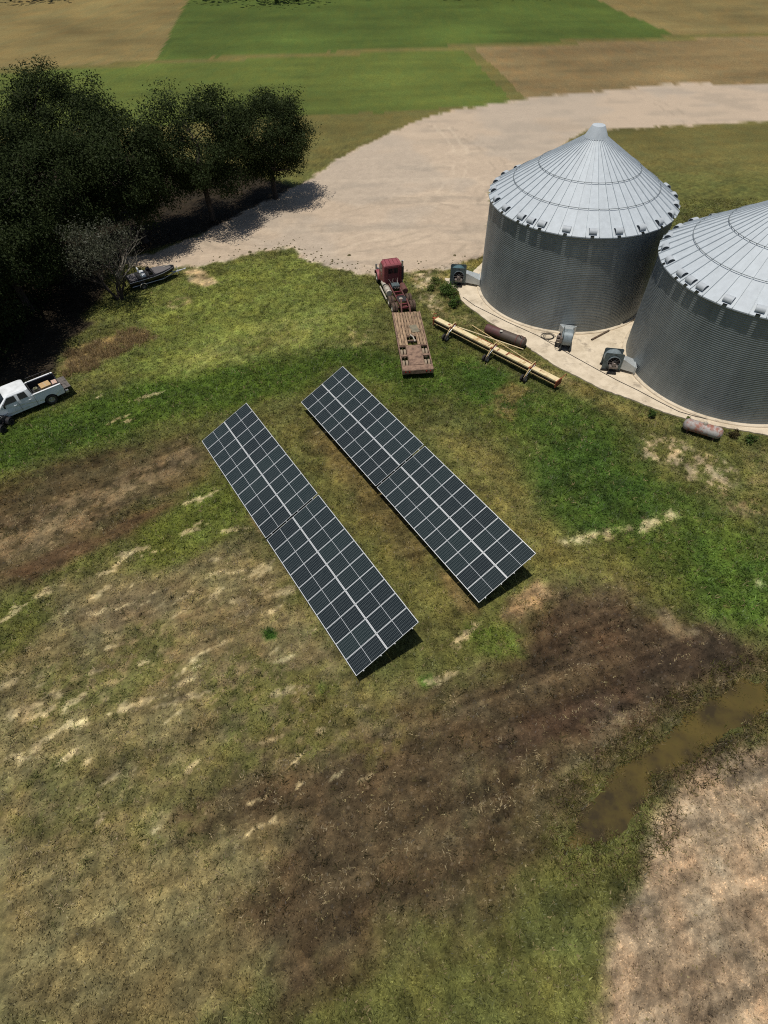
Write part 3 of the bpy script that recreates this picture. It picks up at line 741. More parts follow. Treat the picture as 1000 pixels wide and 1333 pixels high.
def roof_z(r): return EAVE + .12 + (RE - r) * math.tan(SLOPE)
def roof_panel_mesh(notch):
    b = MB()
    def P(r, t, h=0.0): return (r * math.cos(t), r * math.sin(t), roof_z(r) + h)
    g = .0006
    h0, h1 = g, PA - g
    if not notch:
        rs = [RE, 6.6, 4.5, .75]
        for k in range(3):
            b.add([P(rs[k], h0), P(rs[k], h1), P(rs[k + 1], h1), P(rs[k + 1], h0)], [(0, 1, 2, 3)])
        b.add([P(RE, h0), P(RE, h1), P(RE, h1, -.09), P(RE, h0, -.09)], [(0, 1, 2, 3)])
    else:
        q0, q1 = PA * .36, PA * .64
        rn = RE - .15
        for (s, e) in ((h0, q0), (q1, h1)):
            b.add([P(RE, s), P(RE, e), P(rn, e), P(rn, s)], [(0, 1, 2, 3)])
            b.add([P(RE, s), P(RE, e), P(RE, e, -.09), P(RE, s, -.09)], [(0, 1, 2, 3)])
        b.add([P(rn, h0), P(rn, q0), P(rn, q1), P(rn, h1), P(4.5, h1), P(4.5, h0)], [(0, 1, 2, 3, 4, 5)])
        b.add([P(4.5, h0), P(4.5, h1), P(.75, h1), P(.75, h0)], [(0, 1, 2, 3)])
    # standing rib along one seam
    for (r0, r1) in ((RE + .03, .85),):
        w0, w1 = .03 / r0, .026 / r1
        a = [P(r0, -w0), P(r0, -w0 * .7, .12), P(r0, w0 * .7, .12), P(r0, w0), P(r1, -w1), P(r1, -w1 * .7, .09), P(r1, w1 * .7, .09), P(r1, w1)]
        b.add(a, [(0, 1, 5, 4), (1, 2, 6, 5), (2, 3, 7, 6), (0, 3, 2, 1)])
    return b.mesh("roof_panel", M_ROOF)
PANEL, PANELN = roof_panel_mesh(False), roof_panel_mesh(True)
def vent_mesh():
    """half-barrel eave vent, open at its ends, axis along the eave"""
    b = MB(); n = 12; L = .33; R = .29
    for (r, flip) in ((R, 0), (R - .02, 1)):
        vs = []; fs = []
        for i in range(n + 1):
            t = math.pi * i / n
            for s in (-L, L): vs.append((r * math.cos(t) * 1.05, s, r * math.sin(t) * .95))
        for i in range(n): fs.append((2 * i, 2 * i + 1, 2 * i + 3, 2 * i + 2))
        b.add(vs, fs)
    rim = []
    for s in (-L, L):
        for r in (R, R - .02):
            rim.append([(r * math.cos(math.pi * i / n) * 1.05, s, r * math.sin(math.pi * i / n) * .95) for i in range(n + 1)])
    for k in (0, 2):
        b.add(rim[k] + rim[k + 1], [(i, i + 1, n + 2 + i, n + 1 + i) for i in range(n)])
    me = b.mesh("vent", M_VENT, 50)
    return me
VENT = vent_mesh()
def vent_core_mesh():
    b = MB(); n = 10; R = .245; L = .26
    poly = [(R * math.cos(math.pi * i / n) * 1.04, R * math.sin(math.pi * i / n) * .94) for i in range(n + 1)]
    b.prism(poly, -L, L, 'XZ')
    return b.mesh("shade_core", mat("vent_shade", rgb(78, 82, 86), .8))  # solid core coloured dark to stand in for the vent's shaded inside
VCORE = vent_core_mesh()

def grain_bin(c, phase, extra, label):
    root = empty("grain_bin", (c[0], c[1], .0))
    tag(root, label, "grain bin", "corrugated grain bins on the concrete pad")
    MB().lathe([(BR - .4, .0), (BR + .30, .0), (BR + .30, .17), (BR + .27, .2), (BR - .4, .2)], n=96).build("foundation_ring", M_CONC, root, smooth=60)
    for r in range(NR):
        for s in range(NS):
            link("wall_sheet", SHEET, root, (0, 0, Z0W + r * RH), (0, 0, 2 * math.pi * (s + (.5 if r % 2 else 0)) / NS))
    va = [(phase + 15 * k) % 360 for k in range(24)] + list(extra)
    vset = {int(round((a / 7.5) - ((phase / 7.5) % 1))) % NP for a in va}
    off = rad(((phase / 7.5) % 1) * 7.5) - PA / 2
    for k in range(NP):
        hasv = k in vset
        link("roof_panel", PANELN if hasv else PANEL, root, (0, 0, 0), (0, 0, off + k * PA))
        if hasv:
            a = off + (k + .5) * PA; rv = RE - .46
            v = link("vent", VENT, root, (rv * math.cos(a), rv * math.sin(a), roof_z(rv) + .0), Euler((0, SLOPE * .55, a)))
            link("shade_core", VCORE, v)
    for (r, nm) in ((6.56, 0), (4.5, 1)):
        b = MB(); pts = [(r * math.cos(2 * math.pi * i / 96), r * math.sin(2 * math.pi * i / 96), roof_z(r) + .14) for i in range(97)]
        b.tube(pts, .022, 6, False)
        for i in range(NP):
            t = off + i * PA
            b.tube([(r * math.cos(t), r * math.sin(t), roof_z(r) + .02), (r * math.cos(t), r * math.sin(t), roof_z(r) + .15)], .03, 5)
        b.build("stiffener_ring", M_WALL, root, smooth=True)
    MB().lathe([(.0, roof_z(.2) + .5), (.55, roof_z(.2) + .42), (.95, roof_z(.95) + .16), (1.0, roof_z(1.0) + .05), (.8, roof_z(.8) - .1)], n=32).build("peak_cap", M_ROOF, root, smooth=40)
    # black band painting in the shade seen through the eave notches
    MB().lathe([(BR - .06, EAVE - .6), (BR - .06, EAVE + .1)], n=64).build("eave_shade_band", M_DARK, root)
    MB().lathe([(BR + .03, EAVE - .02), (BR + .03, EAVE + .11), (BR - .03, EAVE + .11)], n=96).build("eave_angle", M_WALL, root, smooth=30)
    return root
b1 = grain_bin(BIN[0], 262.0, [224.5], "galvanised grain bin standing behind, farther from the silver tank")
b2 = grain_bin(BIN[1], 207.5, [200.0], "galvanised grain bin nearest the silver tank, with a grey fan ducted into its left side")

# ------------------------------------------------------------------ aeration fans
M_FAN = mat("fan_grey_green", rgb(140, 152, 156, .78), .5, .1, rgb(96, 100, 98, .7), 3, (.5, .7), vary=.1)
M_FANT = mat("fan_teal", rgb(98, 130, 136, .72), .5, .1, rgb(70, 80, 82, .7), 3, (.5, .75), vary=.1)
M_PLATE = mat("fan_plate", rgb(100, 114, 116, .8), .55, .2, rgb(60, 62, 62, .7), 4, (.5, .7))
M_DUCT = mat("duct_galvanised", (.50, .53, .53, 1), .5, .3, (.36, .37, .36, 1), 3, (.5, .8), vary=.08)
M_MOTOR = mat("motor_metal", rgb(150, 140, 132, .7), .5, .3, rgb(110, 84, 70, .7), 6, (.5, .65))
M_BLK = mat("black_steel", rgb(34, 34, 36), .6, .2, rgb(60, 48, 40), 5, (.55, .7))
def fan(loc, rz, label, mir=1, s=1.0, duct=1.7, drum=None, boxes=True):
    """centrifugal fan: local -Y*mir is the inlet side, +X the outlet towards the bin"""
    r = empty("aeration_fan", loc, rz)
    r.scale = (s, s * mir, s)
    tag(r, label, "fan", "aeration fans on the concrete pad")
    hw, z0, z1, d = .85, .22, 1.9, .42
    zc = 1.06
    # drum wrap between the side plates
    b = MB(); n = 22
    arc = [(-.80 * math.cos(t) , zc + .78 * math.sin(t)) for t in [rad(-35) + rad(215) * i / n for i in range(n + 1)]]
    arc_i = [(x * .97, zc + (z - zc) * .97) for (x, z) in arc]
    b.prism(arc + arc_i[::-1], -d, d, 'XZ')
    b.build("drum", drum or M_FAN, r, smooth=35)
    for sgn in (-1, 1):
        MB().prism([(-hw, z0), (hw, z0), (hw, z1 - .1), (hw - .1, z1), (-hw + .1, z1), (-hw, z1 - .1)], sgn * d, sgn * d + sgn * .03, 'XZ').build("side_plate", M_PLATE, r)
        b = MB(); b.box(-hw - .04, hw + .04, sgn * (d + .05) - .04, sgn * (d + .05) + .04, 0, .2); b.build("skid", M_BLK, r)
    for sgn in (-1, 1):
        for xx in (-1, 1):
            MB().box(xx * .75 - .04, xx * .75 + .04, sgn * .43 - .07, sgn * .43 + .07, .02, .24).build("leg", M_BLK, r)
    # inlet ring, dark throat, motor in it
    y0 = -d - .03
    MB().lathe([(.58, y0 + .01), (.60, y0 - .10), (.54, y0 - .10), (.52, y0 + .01)], 'Y', 28, (0.08, 0, zc - .04)).build("inlet_ring", M_FAN, r, smooth=40)
    MB().lathe([(.0, y0 - .006), (.52, y0 - .006)], 'Y', 28, (0.08, 0, zc - .04)).build("throat", M_DARK, r)
    mo = MB().lathe([(.0, y0 - .5), (.15, y0 - .5), (.19, y0 - .45), (.19, y0 - .1), (.16, y0 - .05), (.0, y0 - .05)], 'Y', 18, (0.08, 0, zc - .05)).build("motor", M_MOTOR, r, smooth=40)
    MB().box(-.02, .2, y0 - .4, y0 - .18, zc + .13, zc + .27, .02).build("terminal_box", M_BLK, mo)
    MB().box(-.30, .46, y0 - .52, y0 - .05, zc - .44, zc - .24).build("motor_shelf", M_MOTOR, r)
    for xx in (-.26, .42):
        MB().tube([(xx, y0 - .48, .12), (xx, y0 - .48, zc - .4)], .03, 6).build("leg", M_BLK, r)
    MB().box(-.34, .5, y0 - .54, y0 - .42, .02, .14).build("skid", M_BLK, r)
    g = MB()
    for q in range(5):
        a = rad(36 * q); g.tube([(0.08 + .54 * math.cos(a), y0 - .11, zc - .04 + .54 * math.sin(a)), (0.08 - .54 * math.cos(a), y0 - .11, zc - .04 - .54 * math.sin(a))], .008, 4)
    g.build("guard", M_MOTOR, r)
    # outlet transition to the bin wall
    a = [(.80, -d + .03, .30), (.80, d - .03, .30), (.80, d - .03, 1.3), (.80, -d + .03, 1.3)]
    e = [(.80 + duct, -.70, .24), (.80 + duct, .70, .24), (.80 + duct, .70, .78), (.80 + duct, -.70, .78)]
    mid = [(.98, y, z) for (_, y, z) in a]
    MB().loft([a, mid, e]).build("transition_duct", M_DUCT, r)
    MB().box(.80 + duct - .06, .80 + duct + .03, -.82, .82, .18, .90).build("duct_flange", M_DUCT, r)
    if boxes:
        bx_ = MB().box(-.98, -.72, y0 - .25, y0 - .02, .95, 1.5, .02).build("control_box", M_MOTOR, r)
        MB().tube([(-.85, y0 - .13, .95), (-.85, y0 - .2, .2), (-.6, y0 - .5, .12)], .025, 6).build("conduit", M_BLK, bx_)
    return r
fan((8.45, 57.62, .08), rad(-8), "teal topped aeration fan at the far end of the pad beside a leafy bush", 1, .98, 1.58, M_FANT, False)
fan((17.3, 45.3, .08), rad(74), "aeration fan seen edge on between the hose coil and the loose pipe", -1, .95, 1.7, None, True)
fan((20.55, 41.85, .08), rad(-12), "aeration fan with its round inlet facing out beside the nearer bin", 1, .95, 1.3, None, False)

# ------------------------------------------------------------------ small things on the pad
M_RUB = mat("black_rubber", rgb(30, 29, 29), .75, vary=.1)
cable = [(8.75, 54.63), (9.75, 52.92), (11.25, 51.25), (12.57, 49.78), (13.87, 48.50), (15.13, 47.25), (16.62, 45.27), (17.56, 44.01), (19.48, 41.59), (20.81, 39.97), (22.08, 38.64), (23.50, 36.94), (24.62, 35.70), (25.72, 35.09), (27.06, 34.47), (29.27, 33.79), (31.60, 33.49)]
tag(MB().tube([(x, y, .10) for (x, y) in cable], .028, 6).build("power_cable", M_RUB, smooth=True), "long dark power cable lying along the concrete pad past the fans", "cable")
hb = MB(); hc = (16.1, 47.05)
pts = []
for i in range(70):
    t = i / 12.0 * 2 * math.pi * .62; rr = .62 - .0042 * i + .05 * math.sin(t * .8)
    pts.append((hc[0] + rr * 1.15 * math.cos(t), hc[1] + rr * math.sin(t), .105 + .0009 * i))
pts = [(17.0, 45.9, .105), (16.4, 46.1, .105), (15.9, 46.35, .105)] + pts
tag(hb.tube(pts, .019, 6).build("hose", M_RUB, smooth=True), "black hose coiled on the pad left of the edge-on fan", "hose")
pipe = MB().lathe([(.05, 0), (.085, 0), (.085, 2.55), (.05, 2.55)], 'X', 12, closed=True).build("pipe", mat("rusty_pipe", rgb(128, 112, 96, .7), .7, .2, rgb(104, 74, 54, .7), 3), smooth=40)
pipe.location = (20.05, 46.28, .17); pipe.rotation_euler = (0, 0, rad(36))
tag(pipe, "rusty steel pipe lying on the concrete between the two bins", "pipe")
tag(MB().lathe([(0, .0), (.15, .0), (.18, .36), (.185, .38), (.165, .38), (.14, .03), (0, .03)], n=16).build("pail", mat("white_plastic", rgb(220, 222, 220, .75), .4), None, (23.02, 40.05, .08), smooth=40), "small white pail beside the foot of the nearer bin", "pail")

# ------------------------------------------------------------------ solar tables
AZ, TILT, LOWZ = -1.0051168, .4205936, .92
MW, ML, PITCHX, GAPY = 1.128, 2.278, 1.1447, .02
def cell_material():
    m = bpy.data.materials.new("solar_cells"); m.use_nodes = True
    N = NT(m); b = N.n["Principled BSDF"]
    tc = N.node("ShaderNodeTexCoord").outputs['Object']
    sp = N.node("ShaderNodeSeparateXYZ"); N.l.new(tc, sp.inputs[0])
    def lines(v, period, width, offset=0.0):
        f = N.math('FRACT', N.math('DIVIDE', N.math('ADD', v, offset), period))
        return N.math('LESS_THAN', f, width / period)
    cx = lines(sp.outputs[0], (MW - .06) / 6, .010, -.03)
    cy = lines(sp.outputs[1], .0905, .008, -.04)
    bus = lines(sp.outputs[0], (MW - .06) / 60, .0035, -.03)
    mid = N.math('LESS_THAN', N.math('ABSOLUTE', N.math('SUBTRACT', sp.outputs[1], ML / 2)), .011)
    ge = N.node("ShaderNodeNewGeometry").outputs['Position']
    oi = N.node("ShaderNodeObjectInfo").outputs['Random']
    base = N.mix(oi, (.007, .011, .014, 1), (.012, .022, .023, 1))
    base = N.mix(N.math('MULTIPLY', N.noise(ge, 1.2, 4), .3), base, (.028, .032, .033, 1))      # dust
    c = base
    c = N.mix(N.math('MULTIPLY', N.math('MAXIMUM', cx, cy), .5), c, (.25, .29, .29, 1))
    c = N.mix(mid, c, (.55, .57, .58, 1))
    N.l.new(c, b.inputs['Base Color'])
    b.inputs['Roughness'].default_value = .12; b.inputs['Specular IOR Level'].default_value = .3
    b.inputs['Coat Weight'].default_value = .0; b.inputs['Coat Roughness'].default_value = .06
    return m
M_CELL = cell_material()
M_ALU = mat("module_aluminium", (.66, .67, .67, 1), .45, .15, vary=.04)
M_STEEL = mat("table_steel", (.52, .53, .53, 1), .5, .4, (.40, .41, .41, 1), 4, vary=.08)
LAM = MB().box(.012, MW - .012, .012, ML - .012, .020, .0335).mesh("module", M_CELL)
fb = MB(); fw = .036; fz0, fz1 = 0, .038
fb.box(0, MW, 0, fw, fz0, fz1); fb.box(0, MW, ML - fw, ML, fz0, fz1); fb.box(0, .02, fw, ML - fw, fz0, fz1); fb.box(MW - .02, MW, fw, ML - fw, fz0, fz1)
FRM = fb.mesh("frame", M_ALU)
M_BACK = mat("module_backsheet", rgb(70, 72, 76, .7), .6)
BACK = MB().box(.04, MW - .04, .04, ML - .04, .006, .018).mesh("backsheet", M_BACK)
CT, STT = math.cos(TILT), math.sin(TILT)
def slope_pt(x, s, h=0.0): return (x, s * CT - h * STT, LOWZ + s * STT + h * CT)
def solar_table(x, y, label):
    root = empty("solar_table", (x, y, 0), AZ)
    tag(root, label, "solar table", "tilted solar tables in two rows")
    rr = random.Random(int(abs(x * 100)))
    for i in range(10):
        for j in range(2):
            mo = link("module", LAM, root, slope_pt(i * PITCHX, j * (ML + GAPY), rr.uniform(0, .004)), (TILT + rr.uniform(-.004, .004), rr.uniform(-.003, .003), rr.uniform(-.0012, .0012)))
            link("frame", FRM, mo); link("backsheet", BACK, mo)
    Lx = 9 * PITCHX + MW
    for s in (.5, 1.78, 2.80, 4.08):
        o = MB().box(-.05, Lx + .05, -.03, .03, -.085, -.005).build("purlin", M_STEEL, root, slope_pt(0, s), (TILT, 0, 0))
    for xx in (.95, 4.1, 7.35, 10.5):
        MB().box(-.04, .04, .25, 4.35, -.21, -.09).build("rafter", M_STEEL, root, slope_pt(xx, 0), (TILT, 0, 0))
        for s in (.62, 3.85):
            p = slope_pt(xx, s, -.2)
            MB().tube([(p[0], p[1], -.3), (p[0], p[1], p[2] + .02)], .055, 10).build("post", M_STEEL, root, smooth=True)
        p, q = slope_pt(xx, 3.85, -.2), slope_pt(xx, 1.9, -.15)
        MB().tube([(p[0], p[1], .5), q], .03, 6).build("brace", M_STEEL, root)
ax = Vector((math.cos(AZ), math.sin(AZ), 0))
for (x, y, la, lb) in ((-14.0586, 32.4055, "far half of the left solar row, end corner near the brown ground", "near half of the left solar row, end corner closest to the camera"),
                       (-6.6839, 36.9074, "far half of the right solar row, end corner nearest the lowboy trailer", "near half of the right solar row, end corner by a straw heap")):
    solar_table(x, y, la)
    p = Vector((x, y, 0)) + ax * (11.4473 + .1407)
    solar_table(p.x, p.y, lb)

# ------------------------------------------------------------------ wheels
M_TYRE = mat("tyre_rubber", rgb(44, 41, 39), .85, col2=rgb(92, 80, 66), scale=5, thr=(.5, .75))
M_TYRED = mat("dusty_tyre", rgb(112, 90, 74, .8), .9, col2=rgb(72, 62, 54, .8), scale=4, thr=(.45, .7))
M_TYREP = mat("pale_dusty_tyre", rgb(176, 156, 132, .8), .95, col2=rgb(122, 104, 88, .8), scale=4, thr=(.5, .75))
M_RIM = mat("pale_rim", rgb(206, 200, 184, .75), .5, .1, rgb(150, 120, 92, .7), 5, (.5, .7))
M_RIMR = mat("red_rim", rgb(120, 60, 58, .8), .6, .1, rgb(92, 60, 48, .8), 5)
M_CHROME = mat("steel_rim", (.55, .55, .55, 1), .35, .7, (.3, .3, .3, 1), 6)
_wm = {}
def wheel(parent, x, y, z, r, w, tyre, rim, side=1, rz=0.0):
    """axis along local X; side: which way the dish faces"""
    k = (r, w, tyre.name, rim.name)
    if k not in _wm:
        t = MB().lathe([(r * .58, -w * .42), (r * .86, -w * .5), (r * .97, -w * .42), (r, -w * .22), (r, w * .22), (r * .97, w * .42), (r * .86, w * .5), (r * .58, w * .42), (r * .58, -w * .42)], 'X', 28)
        for q in range(28):      # tread lugs
            a = 2 * math.pi * q / 28
            Mx = Matrix.Rotation(a, 4, 'X')
            t.box(-w * .36, w * .36, -.022 * r / .5, .022 * r / .5, r * .985, r * 1.025, 0, Mx)
        d = MB().lathe([(r * .6, -w * .42), (r * .57, w * .40), (r * .50, w * .42), (r * .46, w * .2), (r * .26, w * .14), (r * .22, w * .34), (r * .1, w * .4), (0, w * .4)], 'X', 24)
        for q in range(8):
            a = 2 * math.pi * q / 8
            d.box(w * .14, w * .24, -.02, .02, r * .3, r * .36, 0, Matrix.Rotation(a, 4, 'X'))
        _wm[k] = (t.mesh("tyre", tyre, 35), d.mesh("rim", rim, 35))
    e = empty("wheel", (x, y, z), rz); e.parent = parent
    if side < 0: e.rotation_euler = (0, 0, rz + math.pi)
    link("tyre", _wm[k][0], e); link("rim", _wm[k][1], e)
    return e

# ------------------------------------------------------------------ old red road tractor
M_RED = mat("faded_red_paint", rgb(160, 84, 88, .8), .5, 0, rgb(140, 96, 92, .8), 1.6, (.5, .75), vary=.1)
M_REDD = mat("dark_red_paint", rgb(118, 50, 56, .8), .55, 0, rgb(96, 58, 54, .8), 2.0, (.5, .72), vary=.1)
M_RUST = mat("rusted_red_steel", rgb(122, 78, 70, .8), .8, .1, rgb(96, 70, 58, .8), 3, (.45, .65), .3)
M_CREAM = mat("cream_tank", rgb(214, 204, 186, .75), .45, .15, rgb(170, 156, 136, .7), 3, (.5, .75))
M_GLASS = mat("tinted_glass", rgb(22, 26, 30), .08, spec=.6, vary=.02)
def tractor():
    r = empty("semi_truck", (2.62, 51.35, 0), rad(13.5))
    tag(r, "faded red semi truck coupled to the lowboy trailer at the yard edge", "truck")
    fr = MB()
    for s in (-1, 1): fr.box(s * .44 - .05, s * .44 + .05, .0, 8.3, .78, 1.02)
    fr.build("frame_rails", M_RUST, r)
    for y in (.08, .75, 1.6, 2.5, 3.2, 4.1): MB().box(-.39, .39, y - .07, y + .07, .80, .98).build("crossmember", M_REDD, r)
    p = MB(); p.prism([(-.46, .95), (.46, .95), (.46, 1.9), (.2, 2.15), (-.2, 2.15), (-.46, 1.9)], 1.03, 1.1)
    fw_ = p.build("fifth_wheel", mat("greasy_plate", rgb(92, 88, 84, .8), .4, .5, rgb(60, 54, 50, .8), 6), r)
    MB().lathe([(0, 1.135), (.17, 1.13), (.19, 1.105)], n=20, c=(-.1, 1.55, 0)).build("coupling_disc", M_CREAM, fw_)
    for y in (.95, 2.3):
        MB().tube([(-.95, y, .52), (.95, y, .52)], .09, 8).build("axle", M_RUST, r)
        for s in (-1, 1):
            wheel(r, s * 1.08, y, .52, .52, .27, M_TYRED, M_RIM, s); wheel(r, s * .77, y, .52, .52, .27, M_TYRED, M_RIMR, s)
    for s in (-1, 1): wheel(r, s * 1.03, 7.55, .52, .52, .28, M_TYRE, M_RIM, s)
    MB().tube([(-1, 7.55, .52), (1, 7.55, .52)], .07, 8).build("axle", M_RUST, r)
    # day cab
    c = MB(); w = 1.07
    def ringz(z, y0, y1, hw, ch=.12):
        return [(-hw + ch, y0, z), (hw - ch, y0, z), (hw, y0 + ch, z), (hw, y1 - ch, z), (hw - ch, y1, z), (-hw + ch, y1, z), (-hw, y1 - ch, z), (-hw, y0 + ch, z)]
    c.loft([ringz(.85, 5.0, 6.75, w), ringz(1.9, 5.0, 6.75, w), ringz(2.05, 5.0, 6.72, w - .01), ringz(2.82, 5.06, 6.40, w - .10), ringz(2.95, 5.16, 6.28, w - .22)])
    cab = c.build("cab", M_RED, r, smooth=25)
    for xx in (-.62, -.2, .2, .62): MB().box(xx - .025, xx + .025, 5.2, 6.22, 2.93, 2.975).build("roof_rib", M_REDD, cab)
    MB().prism([(-.92, 4.985), (.92, 4.985), (.92, 4.997), (-.92, 4.997)], 1.0, 2.72).build("back_panel", M_REDD, cab)
    for xx in (-.6, 0, .6): MB().box(xx - .03, xx + .03, 4.95, 4.985, 1.0, 2.7).build("back_rib", M_REDD, cab)
    MB().prism([(-.5, 4.96), (.5, 4.96), (.5, 4.984), (-.5, 4.984)], 2.05, 2.55).build("rear_window", M_GLASS, cab)
    for s in (-1, 1):
        MB().add([(s * 1.075, 5.55, 2.0), (s * 1.075, 6.55, 2.0), (s * .995, 6.33, 2.72), (s * .995, 5.6, 2.72)], [(0, 1, 2, 3)]).build("side_window", M_GLASS, cab)
        MB().box(s * 1.075 - .006, s * 1.075 + .006, 5.45, 5.47, 1.0, 2.0).build("door_seam", M_BLK, cab)
        MB().box(s * 1.09 - .015, s * 1.09 + .015, 5.52, 5.7, 1.78, 1.83).build("door_handle", M_CHROME, cab)
        mi = MB(); mi.box(s * 1.42 - .09, s * 1.42 + .09, 6.48, 6.55, 1.95, 2.5, .02); mi.tube([(s * 1.08, 6.5, 2.45), (s * 1.4, 6.51, 2.45)], .02, 5); mi.tube([(s * 1.08, 6.5, 2.0), (s * 1.4, 6.51, 2.0)], .02, 5)
        mi.build("mirror", M_CHROME, r)
    MB().add([(-.93, 6.74, 2.05), (.93, 6.74, 2.05), (.84, 6.46, 2.74), (-.84, 6.46, 2.74)], [(0, 1, 2, 3)]).build("windscreen", M_GLASS, cab)
    MB().box(-.8, .8, 6.30, 6.46, 2.86, 2.93, .02).build("sun_visor", M_REDD, cab)
    # hood with flared fenders
    h = MB()
    def hr(y, hw, z1): return [(-hw, y, .75), (hw, y, .75), (hw, y, z1 - .2), (hw - .18, y, z1), (-hw + .18, y, z1), (-hw, y, z1 - .2)]
    h.loft([hr(6.72, .86, 1.98), hr(7.6, .76, 1.86), hr(8.3, .66, 1.72), hr(8.4, .62, 1.62)])
    hood = h.build("hood", M_RED, r, smooth=25)
    MB().box(-.5, .5, 8.4, 8.45, .8, 1.6).build("grille", M_CHROME, hood)
    for s in (-1, 1):
        n = 10; prof = [(7.55 + .74 * math.cos(rad(180 * i / n)), .62 + .66 * math.sin(rad(180 * i / n))) for i in range(n + 1)]
        pin = [(7.55 + (y - 7.55) * .92, .62 + (z - .62) * .92) for (y, z) in prof]
        MB().prism(prof + pin[::-1], s * .7, s * 1.2, 'YZ').build("fender", M_RED, r, smooth=40)
        MB().lathe([(0, 8.36), (.11, 8.36), (.13, 8.3), (.13, 8.1)], 'Y', 14, (s * .86, 0, 1.12)).build("headlight", M_CHROME, r, smooth=True)
    MB().box(-1.15, 1.15, 8.45, 8.62, .5, .85, .03).build("bumper", M_CHROME, r)
    # tanks, steps, exhaust, air lines
    MB().lathe([(0, 3.3), (.3, 3.3), (.33, 3.34), (.33, 4.55), (.3, 4.6), (0, 4.6)], 'Y', 22, (-.86, 0, .82)).build("fuel_tank", M_CREAM, r, smooth=40)
    for y in (3.6, 4.3): MB().lathe([(.337, y - .03), (.345, y), (.337, y + .03)], 'Y', 22, (-.86, 0, .82)).build("tank_strap", M_RUST, r, smooth=True)
    MB().lathe([(0, 4.75), (.2, 4.75), (.22, 4.8), (.22, 5.5), (.2, 5.55), (0, 5.55)], 'Y', 18, (-.98, 0, .95)).build("air_tank", M_CREAM, r, smooth=40)
    MB().lathe([(0, 3.3), (.3, 3.3), (.33, 3.34), (.33, 4.55), (.3, 4.6), (0, 4.6)], 'Y', 22, (.86, 0, .82)).build("fuel_tank", M_RUST, r, smooth=40)
    MB().box(-1.32, -1.2, 2.9, 5.6, .42, .52).build("side_step", M_CREAM, r)
    MB().tube([(.98, 4.78, 1.0), (.98, 4.78, 3.25), (.98, 4.66, 3.42)], [.06, .06, .06], 10).build("exhaust_stack", M_CHROME, r, smooth=True)
    MB().lathe([(.07, 1.35), (.12, 1.4), (.12, 2.75), (.07, 2.8)], n=14, c=(.98, 4.78, 0)).build("exhaust_shield", M_BLK, r, smooth=True)
    for k in range(5):
        x0 = -.5 + .25 * k
        MB().tube([(x0, 4.95, 1.5), (x0 + random.uniform(-.2, .2), 4.6, 1.2 + random.uniform(-.1, .2)), (x0 * .5, 4.2, 1.15), (x0 * .3 + random.uniform(-.2, .2), 3.6, 1.06)], .022, 6).build("air_line", M_BLK if k % 2 else M_MOTOR, r)
    MB().box(-.35, .45, 3.9, 4.6, 1.03, 1.25, .03).build("deck_plate", M_PLATE, r)
    return r
tractor()

